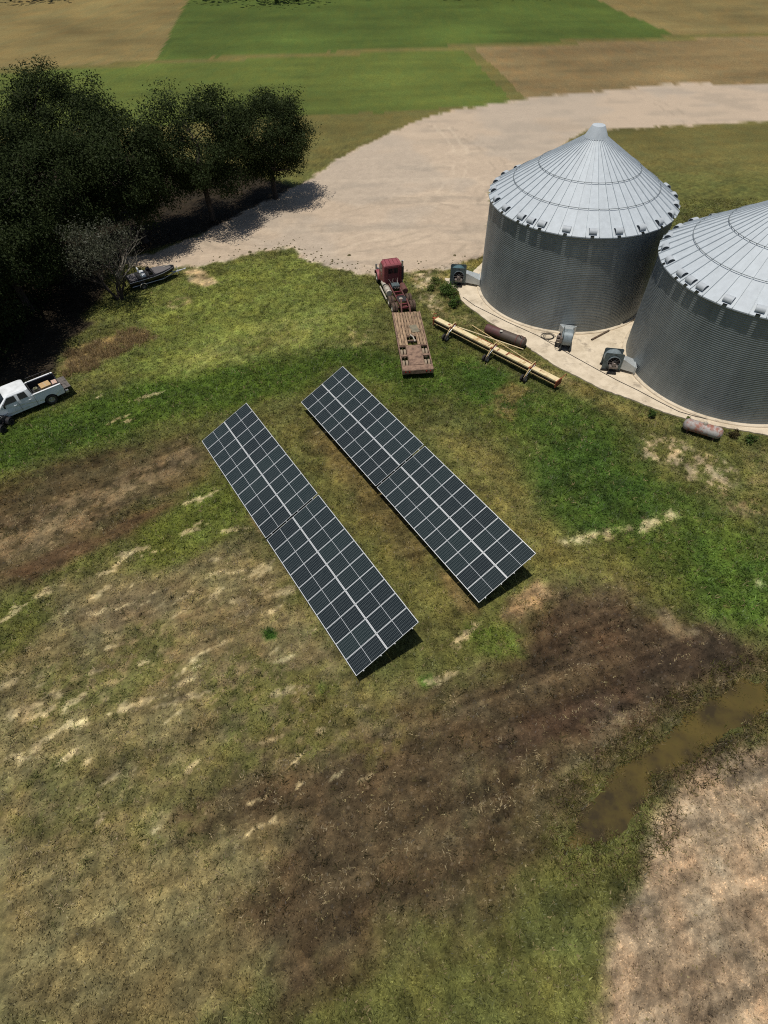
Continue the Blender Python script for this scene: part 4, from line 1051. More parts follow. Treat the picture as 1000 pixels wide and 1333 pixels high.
# ------------------------------------------------------------------ lowboy trailer
M_PLANK = mat("weathered_plank", rgb(184, 154, 122, .8), .9, col2=rgb(116, 94, 74, .8), scale=2.2, thr=(.42, .62), bump=.4, vary=.2, stretch=(4, .5, 1), rnd=.16)
M_TRL = mat("trailer_steel", rgb(158, 128, 106, .8), .8, .0, rgb(108, 84, 70, .8), 2.5, (.45, .65), .3)
def trailer():
    r = empty("lowboy_trailer", (3.26, 41.2, 0), rad(4.1))
    tag(r, "rusty lowboy trailer with a plank deck and open wheel wells behind the red truck", "trailer")
    L, hw, zt = 9.45, 1.33, .93
    for s in (-1, 1): MB().box(s * hw - .05, s * hw + .05, .0, L, zt - .26, zt + .012).build("side_rail", M_TRL, r)
    n = 9; pw = 2 * (hw - .06) / n
    rr = random.Random(4)
    for i in range(n):
        x0 = -hw + .06 + i * pw
        hole = 3 <= i <= 5
        y0 = 5.35 if hole else 3.75
        y1 = L - rr.uniform(0, .12)
        cut = [(y0, y1)]
        if i in (1, 4, 6): m = rr.uniform(6.2, 7.6); cut = [(y0, m - .008), (m + .008, y1)]
        for (a, b_) in cut:
            MB().box(x0 + .022, x0 + pw - .022, a, b_, zt - .06, zt - rr.uniform(0, .02), .006).build("plank", M_PLANK, r)
    for y in (3.72, 5.3, 6.4, 7.6, 8.8): MB().box(-hw + .05, hw - .05, y - .06, y + .06, zt - .22, zt - .07).build("crossmember", M_TRL, r)
    # steel bed between the wells, rear beam
    MB().box(-.62, .62, .62, 3.62, zt - .08, zt + .02, .01).build("centre_deck", M_TRL, r)
    for s in (-1, 1):
        MB().box(s * .66 - .03, s * .66 + .03, .5, 3.7, zt - .3, zt + .0).build("inner_rail", M_TRL, r)
        MB().box(min(s * .70, s * 1.27), max(s * .70, s * 1.27), 1.98, 2.22, zt - .1, zt + .005).build("well_bridge", M_TRL, r)
        for y in (1.15, 2.85):
            for xx in (.84, 1.14): wheel(r, s * xx, y + .06, .46, .46, .22, M_TYREP, M_RIMR, s)
    for y in (1.15, 2.85): MB().tube([(-1.2, y, .42), (1.2, y, .42)], .06, 8).build("axle", M_TRL, r)
    MB().box(-hw - .06, hw + .06, -.16, .58, zt - .40, zt + .02, .05).build("rear_beam", M_TRL, r)
    for xx in (-1.1, -.75, .75, 1.1): MB().lathe([(0, -.20), (.055, -.195), (.06, -.16)], 'Y', 12, (xx, 0, zt - .18)).build("tail_light", mat("red_lens", rgb(150, 24, 20), .3), r)
    # gear in the open hatch, gooseneck over the truck frame
    MB().box(-.40, .40, 4.42, 4.56, zt - .2, zt - .02).build("hatch_bar", M_TRL, r)
    MB().tube([(-.05, 5.3, zt + .02), (.16, 4.9, zt + .06), (.28, 4.3, zt - .05)], .06, 8).build("ram", M_CREAM, r, smooth=True)
    for s in (-1, 1): MB().tube([(s * .42, L - .1, zt - .1), (s * .42, L + .25, zt + .2), (s * .36, L + .9, 1.2), (s * .28, L + 1.9, 1.2)], .08, 8).build("gooseneck_beam", M_RUST, r)
    return r
trailer()
sh_ = MB().box(-.36, .36, -.62, .62, 0, .018).build("steel_sheet", mat("dull_sheet", rgb(152, 142, 116, .8), .6, .2, rgb(122, 116, 98, .8), 2), None, (3.25, 47.55, .945), (0, 0, rad(14)))
tag(sh_, "dull grey steel sheet lying on the trailer's plank deck", "sheet")

# ------------------------------------------------------------------ long yellow implement on small wheels
M_YEL = mat("faded_yellow", rgb(240, 220, 172, .84), .6, 0, rgb(196, 152, 102, .8), 1.6, (.5, .72), vary=.08)
M_YELS = mat("chalky_yellow", rgb(222, 196, 140, .8), .7, 0, rgb(150, 108, 70, .8), 2.5, (.5, .7))
M_IMPD = mat("shaded_side_steel", rgb(92, 74, 56, .8), .8, .1, rgb(150, 120, 80, .8), 2.2, (.55, .72))  # brown darkened to paint in the shade below the beam top
M_ORG = mat("rust_orange", rgb(176, 92, 54, .8), .75, .1, rgb(120, 70, 48, .8), 4, (.4, .6))
def implement():
    p0, p1 = Vector((5.42, 49.22, 0)), Vector((15.22, 39.02, 0))
    d = p1 - p0; L = d.length
    r = empty("farm_implement", p0, math.atan2(d.y, d.x))
    tag(r, "long yellow box-beam implement on three small wheel sets beside the pad", "implement")
    j1, j2, j3 = L * .155, L * .50, L * .80
    segs = ((.0, j1 - .1), (j1 + .1, j2 - .12), (j2 + .12, j3 - .1), (j3 + .1, L - .05))
    for (a, b_) in segs:
        MB().box(a, b_, -.27, .27, .88, 1.02, .02).build("beam", M_YEL, r)
        MB().box(a + .02, b_ - .02, -.22, -.18, .50, .88).build("side_plate", M_IMPD, r)
        MB().box(a + .02, b_ - .02, -.38, -.35, .66, .69).build("lower_rail", M_YELS, r)
        MB().box(a + .02, b_ - .02, .16, .22, .55, .88).build("side_plate", M_IMPD, r)
        rr = random.Random(int(a * 10))
        for k in range(int((b_ - a) * 1.1)):
            xx = rr.uniform(a + .2, b_ - .2); MB().box(xx, xx + rr.uniform(.06, .22), rr.uniform(-.25, .1), rr.uniform(.12, .26), 1.018, 1.03).build("clamp_plate", M_YELS if k % 2 else M_ORG, r)
    for j in (j1, j2, j3):
        b = MB(); b.box(j - .09, j + .09, -.46, .46, .74, 1.14, .02); b.build("hinge_bracket", M_ORG, r)
        MB().tube([(j - .05, .5, 1.25), (j, .1, 1.3), (j + .05, -.55, .95), (j, -1.0, .3)], .05, 8).build("wheel_strut", M_YELS, r)
        MB().tube([(j + .12, .2, 1.12), (j + .12, -.6, .75), (j + .1, -.95, .38)], .035, 8).build("ram", M_CHROME, r)
        hub = MB().tube([(j - .2, -1.0, .29), (j + .2, -1.0, .29)], .05, 8).build("axle", M_BLK, r)
        wheel(r, j - .17, -1.0, .29, .29, .2, M_TYRE, M_RIM, -1); wheel(r, j + .17, -1.0, .29, .29, .2, M_TYRE, M_RIM, 1)
    for xx in (.05, L - .05):
        MB().box(xx - .05, xx + .05, -.42, .42, .45, 1.05).build("end_plate", M_ORG, r)
    MB().tube([(L - .05, .3, 1.0), (L + .1, .75, 1.35), (L + .1, .9, 1.1)], .035, 6).build("end_hook", M_ORG, r)
    MB().box(-.35, .0, -.12, .12, .85, .97).build("hitch", M_ORG, r)
    MB().tube([(-.3, 0, .9), (-.35, .1, 1.25), (-.15, .35, 1.3)], .04, 6).build("hitch_arm", M_ORG, r)
    MB().box(j2 - 2.2, j2 - .2, .36, .42, .86, .98).build("stop_rail", M_ORG, r)
    MB().box(j2 + 1.5, j3 - .3, .36, .42, .86, .98).build("stop_rail", M_ORG, r)
    return r
implement()
tag(MB().tube([(9.05, 49.3, .10), (13.55, 41.15, 1.08)], .045, 8).build("steel_pole", M_YELS, smooth=True), "thin yellow pole leaning from the grass over to the implement's last hinge", "pole")
tag(MB().tube([(7.35, 47.45, 1.1), (13.35, 45.0, .12)], .05, 8).build("steel_pole", M_YEL, smooth=True), "thin yellow pole resting on the implement and crossing under the other pole", "pole")

# ------------------------------------------------------------------ tanks
def tank_material(name, ca, cb, cr, x0, x1, thr=(.5, .62)):
    m = bpy.data.materials.new(name); m.use_nodes = True
    N = NT(m); b = N.n["Principled BSDF"]
    tc = N.node("ShaderNodeTexCoord").outputs['Object']
    sp = N.node("ShaderNodeSeparateXYZ"); N.l.new(tc, sp.inputs[0])
    t = N.ramp(N.math('ADD', N.math('DIVIDE', N.math('SUBTRACT', sp.outputs[0], x0), x1 - x0), N.math('MULTIPLY_ADD', N.noise(tc, 2, 5), .8, -.4)), .4, .6)
    c = N.mix(t, ca, cb)
    c = N.mix(N.ramp(N.noise(tc, 1.7, 6, .7), thr[0], thr[1]), c, cr)
    c = N.mix(N.math('MULTIPLY', N.ramp(N.noise(tc, 9, 4), .5, .7), .3), c, rgb(90, 74, 64, .8))
    N.l.new(c, b.inputs['Base Color']); b.inputs['Roughness'].default_value = .6
    return m
def tank(p0, p1, R, zc, m, label, cap_r=.5, silver=False):
    p0, p1 = Vector(p0), Vector(p1); d = p1 - p0; L = d.length
    r = empty("storage_tank" if not silver else "propane_tank", (p0.x, p0.y, 0), math.atan2(d.y, d.x))
    tag(r, label, "tank")
    e = R * cap_r
    prof = [(R * math.sin(rad(90 * i / 7)), e - e * math.cos(rad(90 * i / 7))) for i in range(8)]
    prof = prof + [(R, L * .25), (R, L * .5), (R, L * .75)] + [(a, L - h) for (a, h) in prof[::-1]]
    MB().lathe(prof, 'X', 28, (0, 0, zc)).build("shell", m, r, smooth=50)
    for t in (.17, .83):
        MB().lathe([(R + .004, L * t - .03), (R + .016, L * t - .02), (R + .016, L * t + .02), (R + .004, L * t + .03)], 'X', 28, (0, 0, zc)).build("weld_band", m, r, smooth=30)
        MB().box(L * t - .06, L * t + .06, -R * .7, R * .7, 0, zc - R * .62).build("saddle_leg", M_RUST, r)
    return r, L
t1, L1 = tank((10.15, 48.05), (13.55, 45.3), .46, .55, tank_material("maroon_tank", rgb(100, 62, 60, .8), rgb(96, 84, 74, .8), rgb(80, 64, 56, .8), .8, 2.6), "old maroon and grey steel tank lying between the implement and the pad")
MB().lathe([(.12, -.02), (.14, .05), (.0, .06)], n=14, c=(L1 * .42, -.25, .98)).build("hatch", mat("white_paint", rgb(216, 210, 196, .75), .5), t1, smooth=30)
for k, xx in enumerate((L1 - .9, L1 - .3)):
    MB().lathe([(.47, xx - .05), (.50, xx - .04), (.50, xx + .04), (.47, xx + .05)], 'X', 28, (0, 0, .55)).build("hoop", M_RUST, t1, smooth=30)
MB().tube([(L1 - .6, -.1, 1.0), (L1 - .55, -.2, 1.3), (L1 - .2, -.25, 1.28)], .03, 6).build("filler_pipe", M_RUST, t1)
t2, L2 = tank((24.05, 33.72), (26.62, 32.28), .47, .62, tank_material("silver_tank", rgb(176, 170, 164, .8), rgb(190, 186, 180, .8), rgb(164, 110, 92, .8), .8, 1.8, (.44, .57)), "silver propane tank streaked with rust lying at the edge of the pad", .75, True)
MB().lathe([(.16, 1.05), (.17, 1.18), (.12, 1.26), (0, 1.28)], n=16, c=(L2 * .5, 0, 0)).build("valve_dome", M_CREAM, t2, smooth=40)

# ------------------------------------------------------------------ white pickup with a loaded bed
M_WHITE = mat("white_car_paint", rgb(240, 243, 244, .9), .28, 0, rgb(206, 208, 206, .8), .8, (.5, .8), vary=.03)
M_LINER = mat("bed_liner", rgb(36, 36, 38), .75, vary=.15)
M_TG = mat("tailgate_liner", rgb(120, 112, 106, .8), .7, .1, rgb(80, 76, 72, .8), 4)
M_BOXC = mat("cardboard", rgb(206, 172, 122, .8), .8, col2=rgb(186, 150, 104, .8), scale=2)
def pickup():
    r = empty("pickup_truck", (-27.78, 40.32, 0), rad(219 - 90))
    r.scale = (1.12, 1.12, 1.12)
    tag(r, "white pickup with its tailgate down parked by the dark wood", "pickup")
    hw = .99
    # side panels with wheel arches; y forward from the rear bumper
    def arch(yc, R, n=10): return [(yc + R * math.cos(rad(180 * i / n)), .40 + R * math.sin(rad(180 * i / n))) for i in range(n + 1)][::-1]
    body = [(.22, .52)] + [(1.3 - .5, .48)] + arch(1.3, .5) + [(1.8, .42), (4.55, .42)] + arch(5.05, .5) + [(5.55, .45), (5.95, .5), (6.0, .95), (5.9, 1.12), (4.75, 1.24), (4.5, 1.30), (2.30, 1.34), (2.28, 1.34), (.24, 1.36), (.18, 1.0)]
    for s in (-1, 1):
        nm = "side_panel"
        b = MB(); n = len(body)
        vs = [(s * hw * (.94 if z < .6 else 1.0 if z < 1.1 else .965), y, z) for (y, z) in body] + [(s * (hw - .10), y, z) for (y, z) in body]
        b.add(vs, [tuple(range(n)), tuple(range(n, 2 * n))] + [(i, (i + 1) % n, n + (i + 1) % n, n + i) for i in range(n)])
        sp_ = b.build(nm, M_WHITE, r)
        MB().box(s * .985 - .006, s * .985 + .008, 2.27, 2.285, .46, 1.3).build("panel_gap", M_BLK, sp_)
        MB().box(s * .99 - .004, s * .99 + .006, 3.38, 3.392, .5, 1.28).build("panel_gap", M_BLK, sp_)
        for yy in (2.5, 3.55): MB().box(s * .995 - .01, s * .995 + .02, yy, yy + .2, 1.08, 1.12, .004).build("door_handle", M_WHITE, sp_)
        wl = MB().prism([(1.3 + .49 * math.cos(rad(180 * i / 10)), .40 + .49 * math.sin(rad(180 * i / 10))) for i in range(11)], s * .6, s * .88, 'YZ').build("wheel_well", M_DARK, r)
    # cab
    c = MB()
    def cr(z, y0, y1, w, ch=.1): return [(-w + ch, y0, z), (w - ch, y0, z), (w, y0 + ch, z), (w, y1 - ch, z), (w - ch, y1, z), (-w + ch, y1, z), (-w, y1 - ch, z), (-w, y0 + ch, z)]
    c.loft([cr(.5, 2.3, 4.5, .93), cr(1.3, 2.3, 4.72, .955), cr(1.36, 2.3, 4.68, .95), cr(1.84, 2.38, 4.02, .80), cr(1.93, 2.52, 3.86, .70)])
    cab = c.build("cab", M_WHITE, r, smooth=28)
    for s in (-1, 1):
        def sw(y0, y1, y2, y3): return [(s * .965, y0, 1.38), (s * .965, y1, 1.38), (s * .84, y2, 1.80), (s * .84, y3, 1.80)]
        MB().add(sw(2.62, 3.22, 3.2, 2.68), [(0, 1, 2, 3)]).build("rear_side_window", M_GLASS, cab)
        MB().add(sw(3.42, 4.42, 3.92, 3.42), [(0, 1, 2, 3)]).build("front_side_window", M_GLASS, cab)
        mi = MB(); mi.box(s * 1.12 - .11, s * 1.12 + .11, 4.28, 4.40, 1.3, 1.55, .03); mi.build("mirror", M_BLK, r)
    MB().add([(-.84, 4.71, 1.37), (.84, 4.71, 1.37), (.74, 4.07, 1.83), (-.74, 4.07, 1.83)], [(0, 1, 2, 3)]).build("windscreen", M_GLASS, cab)
    MB().add([(-.72, 2.292, 1.38), (.72, 2.292, 1.38), (.64, 2.372, 1.8), (-.64, 2.372, 1.8)], [(0, 1, 2, 3)]).build("rear_window", M_GLASS, cab)
    h = MB()
    def hr(y, w, z): return [(-w, y, .55), (w, y, .55), (w, y, z - .08), (w - .12, y, z), (-w + .12, y, z), (-w, y, z - .08)]
    h.loft([hr(4.6, .9, 1.32), hr(5.3, .9, 1.28), hr(5.85, .88, 1.18), hr(6.0, .84, 1.02)])
    hood = h.build("hood", M_WHITE, r, smooth=28)
    MB().box(-.6, .6, 6.0, 6.04, .65, 1.0).build("grille", M_BLK, hood)
    for s in (-1, 1): MB().box(s * .74 - .13, s * .74 + .13, 5.98, 6.03, .78, 1.0).build("headlight", M_CHROME, hood)
    MB().box(-.98, .98, 6.0, 6.14, .42, .62, .03).build("front_bumper", M_CHROME, r)
    # bed
    MB().box(-.88, .88, .2, 2.28, .66, .72).build("bed_floor", M_LINER, r)
    for s in (-1, 1): MB().box(s * .865 - .02, s * .865 + .02, .24, 2.28, .72, 1.30).build("bed_wall", M_LINER, r)
    MB().box(-.85, .85, 2.22, 2.27, .72, 1.36).build("bed_wall", M_LINER, r)
    for s in (-1, 1): MB().box(s * .93 - .07, s * .93 + .07, .26, 2.26, 1.34, 1.375).build("bed_rail", M_WHITE, r)
    tg = MB().box(-.82, .82, -.36, .2, .74, .80).build("tailgate", M_TG, r)
    for xx in (-.55, -.18, .18, .55): MB().box(xx - .05, xx + .05, -.33, .17, .80, .815).build("rib", M_TG, tg)
    MB().box(-.95, .95, -.08, .16, .46, .66, .03).build("rear_bumper", M_CHROME, r)
    for s in (-1, 1): MB().box(s * .93 - .05, s * .93 + .05, .17, .215, .95, 1.3).build("tail_light", mat("dark_lens", rgb(70, 12, 14), .25), r)
    for y in (1.3, 5.05):
        for s in (-1, 1): wheel(r, s * .86, y, .4, .4, .26, M_TYRE, M_CHROME, s)
        MB().tube([(-.8, y, .4), (.8, y, .4)], .06, 8).build("axle", M_BLK, r)
    MB().box(-.6, .6, .4, 5.6, .45, .62).build("chassis", M_BLK, r)
    # headache rack bar along the far side
    rk = MB(); rk.tube([(.86, .42, 1.37), (.86, .42, 1.72), (.86, 2.1, 1.72), (.86, 2.1, 1.37)], .025, 8); rk.build("side_rack", M_BLK, r)
    return r
P_ = pickup()
PM = Matrix.Translation(P_.location) @ P_.rotation_euler.to_matrix().to_4x4() @ Matrix.Scale(1.12, 4)
def in_bed(x, y, z): v = PM @ Vector((x, y, z)); return (v.x, v.y, v.z)
def carton(x, y, z, w, l, h, m, a, label, name="carton", cat="box"):
    o = MB().box(-w / 2, w / 2, -l / 2, l / 2, 0, h, .01).build(name, m, None, in_bed(x, y, z), (0, 0, P_.rotation_euler.z + a))
    fl = MB().box(-w * .5 + .02, w * .5 - .02, -.025, .025, h, h + .004).build("tape", M_CREAM, o)
    tag(o, label, cat, "load in the pickup bed")
carton(.18, 1.15, .72, .8, .85, .46, M_BOXC, .05, "large tan carton in the pickup bed next to the wheel arch")
carton(.1, .48, .72, .62, .40, .42, mat("pink_carton", rgb(212, 176, 158, .8), .8), -.04, "small pinkish carton at the tailgate end of the pickup bed")
carton(-.5, 1.1, .72, .3, .9, .2, M_CREAM, .02, "flat pale box wedged along the near side of the pickup bed")
bk = MB().lathe([(0, 0), (.14, 0), (.17, .36), (.15, .36), (.12, .03), (0, .03)], n=16).build("bucket", mat("cream_plastic", rgb(202, 200, 166, .8), .5), None, in_bed(.3, 1.86, .72), smooth=40)
tag(bk, "cream bucket standing in the pickup bed against the big carton", "bucket", "load in the pickup bed")
mr = MB().box(-.05, .05, -.45, .45, 0, .12).build("dark_timber", mat("dark_board", rgb(70, 46, 38), .8), None, in_bed(-.18, .62, .72), (0, 0, P_.rotation_euler.z))
tag(mr, "short dark board beside the cartons in the pickup bed", "board", "load in the pickup bed")

# ------------------------------------------------------------------ quad bike in front of the pickup
def quad():
    r = empty("quad_bike", (-31.38, 35.62, 0), rad(75.7 - 90))
    tag(r, "black quad bike standing on the grass in front of the white pickup", "quad bike")
    for (x, y) in ((.48, -.5), (-.48, -.5), (.48, .5), (-.48, .5)): wheel(r, x, y, .28, .28, .24, M_TYRE, M_BLK, 1 if x > 0 else -1)
    MB().box(-.22, .22, -.65, .65, .30, .52, .04).build("engine", M_BLK, r)
    MB().loft([[(-.16, -.55, .62), (.16, -.55, .62), (.18, -.55, .78), (-.18, -.55, .78)], [(-.2, -.1, .6), (.2, -.1, .6), (.18, -.1, .82), (-.18, -.1, .82)], [(-.16, .1, .6), (.16, .1, .6), (.12, .1, .80), (-.12, .1, .80)]]).build("seat", M_LINER, r, smooth=30)
    MB().loft([[(-.2, .1, .55), (.2, .1, .55), (.16, .1, .84), (-.16, .1, .84)], [(-.3, .5, .55), (.3, .5, .55), (.2, .5, .80), (-.2, .5, .80)], [(-.22, .78, .5), (.22, .78, .5), (.15, .78, .62), (-.15, .78, .62)]]).build("front_cowl", M_BLK, r, smooth=30)
    for s in (-1, 1):
        for y in (-.5, .5):
            n = 8; pr = [(y + .36 * math.cos(rad(180 * i / n)), .34 + .36 * math.sin(rad(180 * i / n))) for i in range(n + 1)]
            pi_ = [(y + (a - y) * .92, .34 + (z - .34) * .92) for (a, z) in pr]
            MB().prism(pr + pi_[::-1], s * .3, s * .62, 'YZ').build("mudguard", M_BLK, r, smooth=40)
    for (y0, y1) in ((-.85, -.4), (.35, .82)):
        k = MB()
        for x in (-.3, -.1, .1, .3): k.tube([(x, y0, .86), (x, y1, .86)], .014, 5)
        for y in (y0, y1): k.tube([(-.32, y, .86), (.32, y, .86)], .014, 5)
        k.tube([(-.25, (y0 + y1) / 2, .6), (-.25, (y0 + y1) / 2, .86)], .014, 5); k.tube([(.25, (y0 + y1) / 2, .6), (.25, (y0 + y1) / 2, .86)], .014, 5)
        k.build("rack", M_BLK, r)
    MB().tube([(-.38, .12, 1.02), (-.14, .26, .96), (.14, .26, .96), (.38, .12, 1.02)], .02, 6).build("handlebar", M_CHROME, r)
    MB().tube([(0, .2, .8), (0, .26, .96)], .03, 6).build("steering_stem", M_BLK, r)
quad()

# ------------------------------------------------------------------ black bass boat on its trailer
M_HULL = mat("black_gelcoat", rgb(26, 26, 30), .25, 0, rgb(44, 42, 44), 1.5, (.55, .8), vary=.1)
M_DECK = mat("grey_deck_carpet", rgb(108, 104, 104, .8), .9, vary=.15)
p0, p1 = Vector((-27.05, 58.0, 0)), Vector((-22.6, 60.75, 0))
bd = p1 - p0; BL = bd.length; BA = math.atan2(bd.y, bd.x)
bt = empty("boat_trailer", (p0.x, p0.y, 0), BA)
tag(bt, "boat trailer with pale fenders under the black boat at the wood's edge", "boat trailer")
for s in (-1, 1):
    MB().tube([(.2, s * .72, .42), (3.6, s * .72, .42), (5.0, s * .12, .46), (6.3, 0, .48)], .05, 8).build("rail", M_CHROME, bt)
    wheel(bt, 1.3, s * 1.02, .3, .3, .2, M_TYRE, M_RIM, -s, rad(90))
    n = 8; pr = [(1.3 + .40 * math.cos(rad(180 * i / n)), .33 + .38 * math.sin(rad(180 * i / n))) for i in range(n + 1)]
    pin = [(1.3 + (a - 1.3) * .93, .33 + (z - .33) * .93) for (a, z) in pr]
    MB().prism(pr + pin[::-1], s * .9, s * 1.16, 'XZ').build("fender", M_RIM, bt, smooth=40)
MB().tube([(1.3, -1.0, .3), (1.3, 1.0, .3)], .04, 8).build("axle", M_BLK, bt)
for xx in (.5, 2.4, 3.8): MB().box(xx - .04, xx + .04, -.72, .72, .40, .46).build("crossbar", M_CHROME, bt)
MB().tube([(5.5, .12, .1), (5.5, .12, .95)], .035, 8).build("jack", M_WHITE, bt)
MB().tube([(4.95, 0, .46), (4.9, 0, 1.05)], .04, 8).build("winch_post", M_WHITE, bt)
MB().box(6.2, 6.4, -.06, .06, .45, .55, .01).build("coupler", M_WHITE, bt)
boat = empty("bass_boat", (p0.x, p0.y, 0), BA)
tag(boat, "black bass boat with white seats resting on a trailer near the bare tree", "boat")
def hs(x, w, zk, zg): return [(x, 0, zk), (x, -w * .55, zk + .05), (x, -w * .92, zk + .22), (x, -w, zg), (x, -w + .07, zg + .02), (x, w - .07, zg + .02), (x, w, zg), (x, w * .92, zk + .22), (x, w * .55, zk + .05)]
MB().loft([hs(0, .98, .5, 1.06), hs(1.2, 1.02, .5, 1.08), hs(2.6, 1.02, .5, 1.1), hs(3.7, .86, .52, 1.13), hs(4.6, .52, .6, 1.16), hs(5.05, .22, .72, 1.18), hs(5.2, .09, .9, 1.18)]).build("hull", M_HULL, boat, smooth=35)
MB().prism([(.2, -.8), (1.0, -.86), (1.0, .86), (.2, .8)], 1.075, 1.11).build("rear_deck", M_DECK, boat)
MB().prism([(2.9, -.84), (3.7, -.72), (4.5, -.44), (4.95, -.2), (4.95, .2), (4.5, .44), (3.7, .72), (2.9, .84)], 1.135, 1.19).build("front_deck", M_DECK, boat)
MB().prism([(1.03, -.84), (2.85, -.84), (2.85, .84), (1.03, .84)], 1.085, 1.1305).build("cockpit_floor", M_LINER, boat)
for s in (-1, 1):
    b = MB(); b.box(1.45, 1.95, s * .42 - .24, s * .42 + .24, 1.131, 1.32, .03); b.box(1.38, 1.52, s * .42 - .24, s * .42 + .24, 1.3, 1.72, .03)
    b.build("seat", M_WHITE, boat)
    b = MB(); b.box(2.3, 2.7, s * .52 - .2, s * .52 + .2, 1.131, 1.45, .04); b.build("console", M_HULL, boat)
    MB().add([(2.68, s * .52 - .2, 1.44), (2.68, s * .52 + .2, 1.44), (2.5, s * .52 + .17, 1.68), (2.5, s * .52 - .17, 1.68)], [(0, 1, 2, 3)]).build("windshield", M_GLASS, boat)
    MB().tube([(.05, s * .99, 1.0), (2.6, s * 1.03, 1.03), (3.7, s * .88, 1.07), (4.6, s * .54, 1.11), (5.1, s * .22, 1.13)], .028, 6).build("rub_rail", M_CHROME, boat)
om = MB().loft([[(-.55, -.2, 1.0), (-.12, -.2, 1.0), (-.12, .2, 1.0), (-.55, .2, 1.0)], [(-.6, -.22, 1.3), (-.1, -.2, 1.3), (-.1, .2, 1.3), (-.6, .22, 1.3)], [(-.5, -.14, 1.55), (-.16, -.14, 1.5), (-.16, .14, 1.5), (-.5, .14, 1.55)]]).build("outboard_motor", M_BLK, boat, smooth=30)
MB().box(-.42, -.28, -.05, .05, .3, 1.0).build("leg", M_BLK, om)
MB().tube([(4.1, .15, 1.22), (4.9, .12, 1.32), (5.35, .1, 1.25)], .03, 6).build("trolling_motor", M_RIM, boat)

# ------------------------------------------------------------------ trees
def leaves(n_clump, per, rx, rz, zc, size, shell=.55, seed=1, sig=.75, flat=.0):
    g = np.random.default_rng(seed)
    u = g.normal(0, 1, (n_clump, 3)); u /= np.linalg.norm(u, axis=1)[:, None]
    rr = g.uniform(shell, 1.0, (n_clump, 1)) ** .7
    c = u * rr * np.array([rx, rx, rz]) * g.uniform(.82, 1.12, (n_clump, 1)) + np.array([0, 0, zc])
    p = np.repeat(c, per, 0) + np.clip(g.normal(0, 1, (n_clump * per, 3)), -1.7, 1.7) * sig * np.array([1, 1, .7]) * np.repeat(g.uniform(.7, 1.25, (n_clump, 1)), per, 0)
    k = len(p)
    nrm = g.normal(0, 1, (k, 3)) * .8 + (p - np.array([0, 0, zc])) / np.array([rx, rx, rz]) * .6 + np.array([0, 0, .5])
    nrm /= np.linalg.norm(nrm, axis=1)[:, None]
    t = np.cross(nrm, g.normal(0, 1, (k, 3))); t /= np.linalg.norm(t, axis=1)[:, None]
    b = np.cross(nrm, t)
    s = size * g.uniform(.55, 1.3, (k, 1))
    co = np.stack([p - t * s, p - b * s * .45, p + t * s, p + b * s * .45], 1).reshape(-1, 3)
    return co, np.arange(len(co)).reshape(-1, 4), c
def limbs(b, p, d, L, r, depth, rnd, tips, bend=.25):
    q = p; pts = [tuple(p)]; rs = [r]
    for i in range(4):
        d = (d + Vector((rnd.gauss(0, bend), rnd.gauss(0, bend), rnd.gauss(0, bend * .5) + .05))).normalized()
        q = q + d * L / 4; pts.append(tuple(q)); rs.append(r * (1 - .13 * (i + 1)))
    b.tube(pts, rs, 7 if depth > 1 else 5)
    tips.append(q)
    if depth > 0:
        for k in range(rnd.choice((2, 3, 3))):
            i = rnd.randint(2, 4); e = Vector(pts[i])
            dd = (d + Vector((rnd.gauss(0, .75), rnd.gauss(0, .75), rnd.uniform(-.1, .5)))).normalized()
            limbs(b, e, dd, L * rnd.uniform(.6, .8), rs[i] * .68, depth - 1, rnd, tips, bend)
M_BARK = mat("dark_bark", rgb(74, 64, 56, .8), .95, col2=rgb(46, 40, 36, .8), scale=3, bump=.5, stretch=(3, 3, .6))
M_BARKP = mat("pale_bark", rgb(150, 142, 128, .8), .9, col2=rgb(92, 84, 74, .8), scale=3, bump=.4)
M_LEAFD = leaf_material("dark_evergreen_leaves", .12, False, (.030, .041, .015, 1), .6, .006)
M_LEAFG = leaf_material("grey_green_leaves", .25, False, (.075, .080, .052, 1), .45)
def oak_mesh(seed, H, rx):
    rnd = random.Random(seed)
    b = MB(); tips = []
    b.tube([(0, 0, -.3), (.05, 0, .8), (0, .1, H * .28)], [.5, .36, .3], 10)
    for k in range(6):
        a = 2 * math.pi * k / 6 + rnd.uniform(-.4, .4)
        limbs(b, Vector((0, .1, H * .26)), Vector((math.cos(a) * .9, math.sin(a) * .9, rnd.uniform(.3, 1.1))).normalized(), rx * .55, .2, 2, rnd, tips)
    limbs(b, Vector((0, .1, H * .26)), Vector((0, 0, 1)), H * .35, .24, 2, rnd, tips)
    tr = b.mesh("trunk", M_BARK, True)
    co, f, _ = leaves(120, 420, rx * .95, H * .36, H * .57, .135, .5, seed, .8)
    return tr, fast_mesh("crown", co, f, None, M_LEAFD, False)
OAKS = [oak_mesh(1, 15, 6.6), oak_mesh(2, 13.5, 6.0), oak_mesh(3, 16.5, 7.0)]
def oak(x, y, k, s, rz, label):
    r = empty("oak_tree", (x, y, float(ground_z(np.array([x]), np.array([y]))[0])), rz)
    r.scale = (s, s, s)
    tag(r, label, "tree", "dark dense trees of the wood")
    link("trunk", OAKS[k][0], r); link("crown", OAKS[k][1], r)
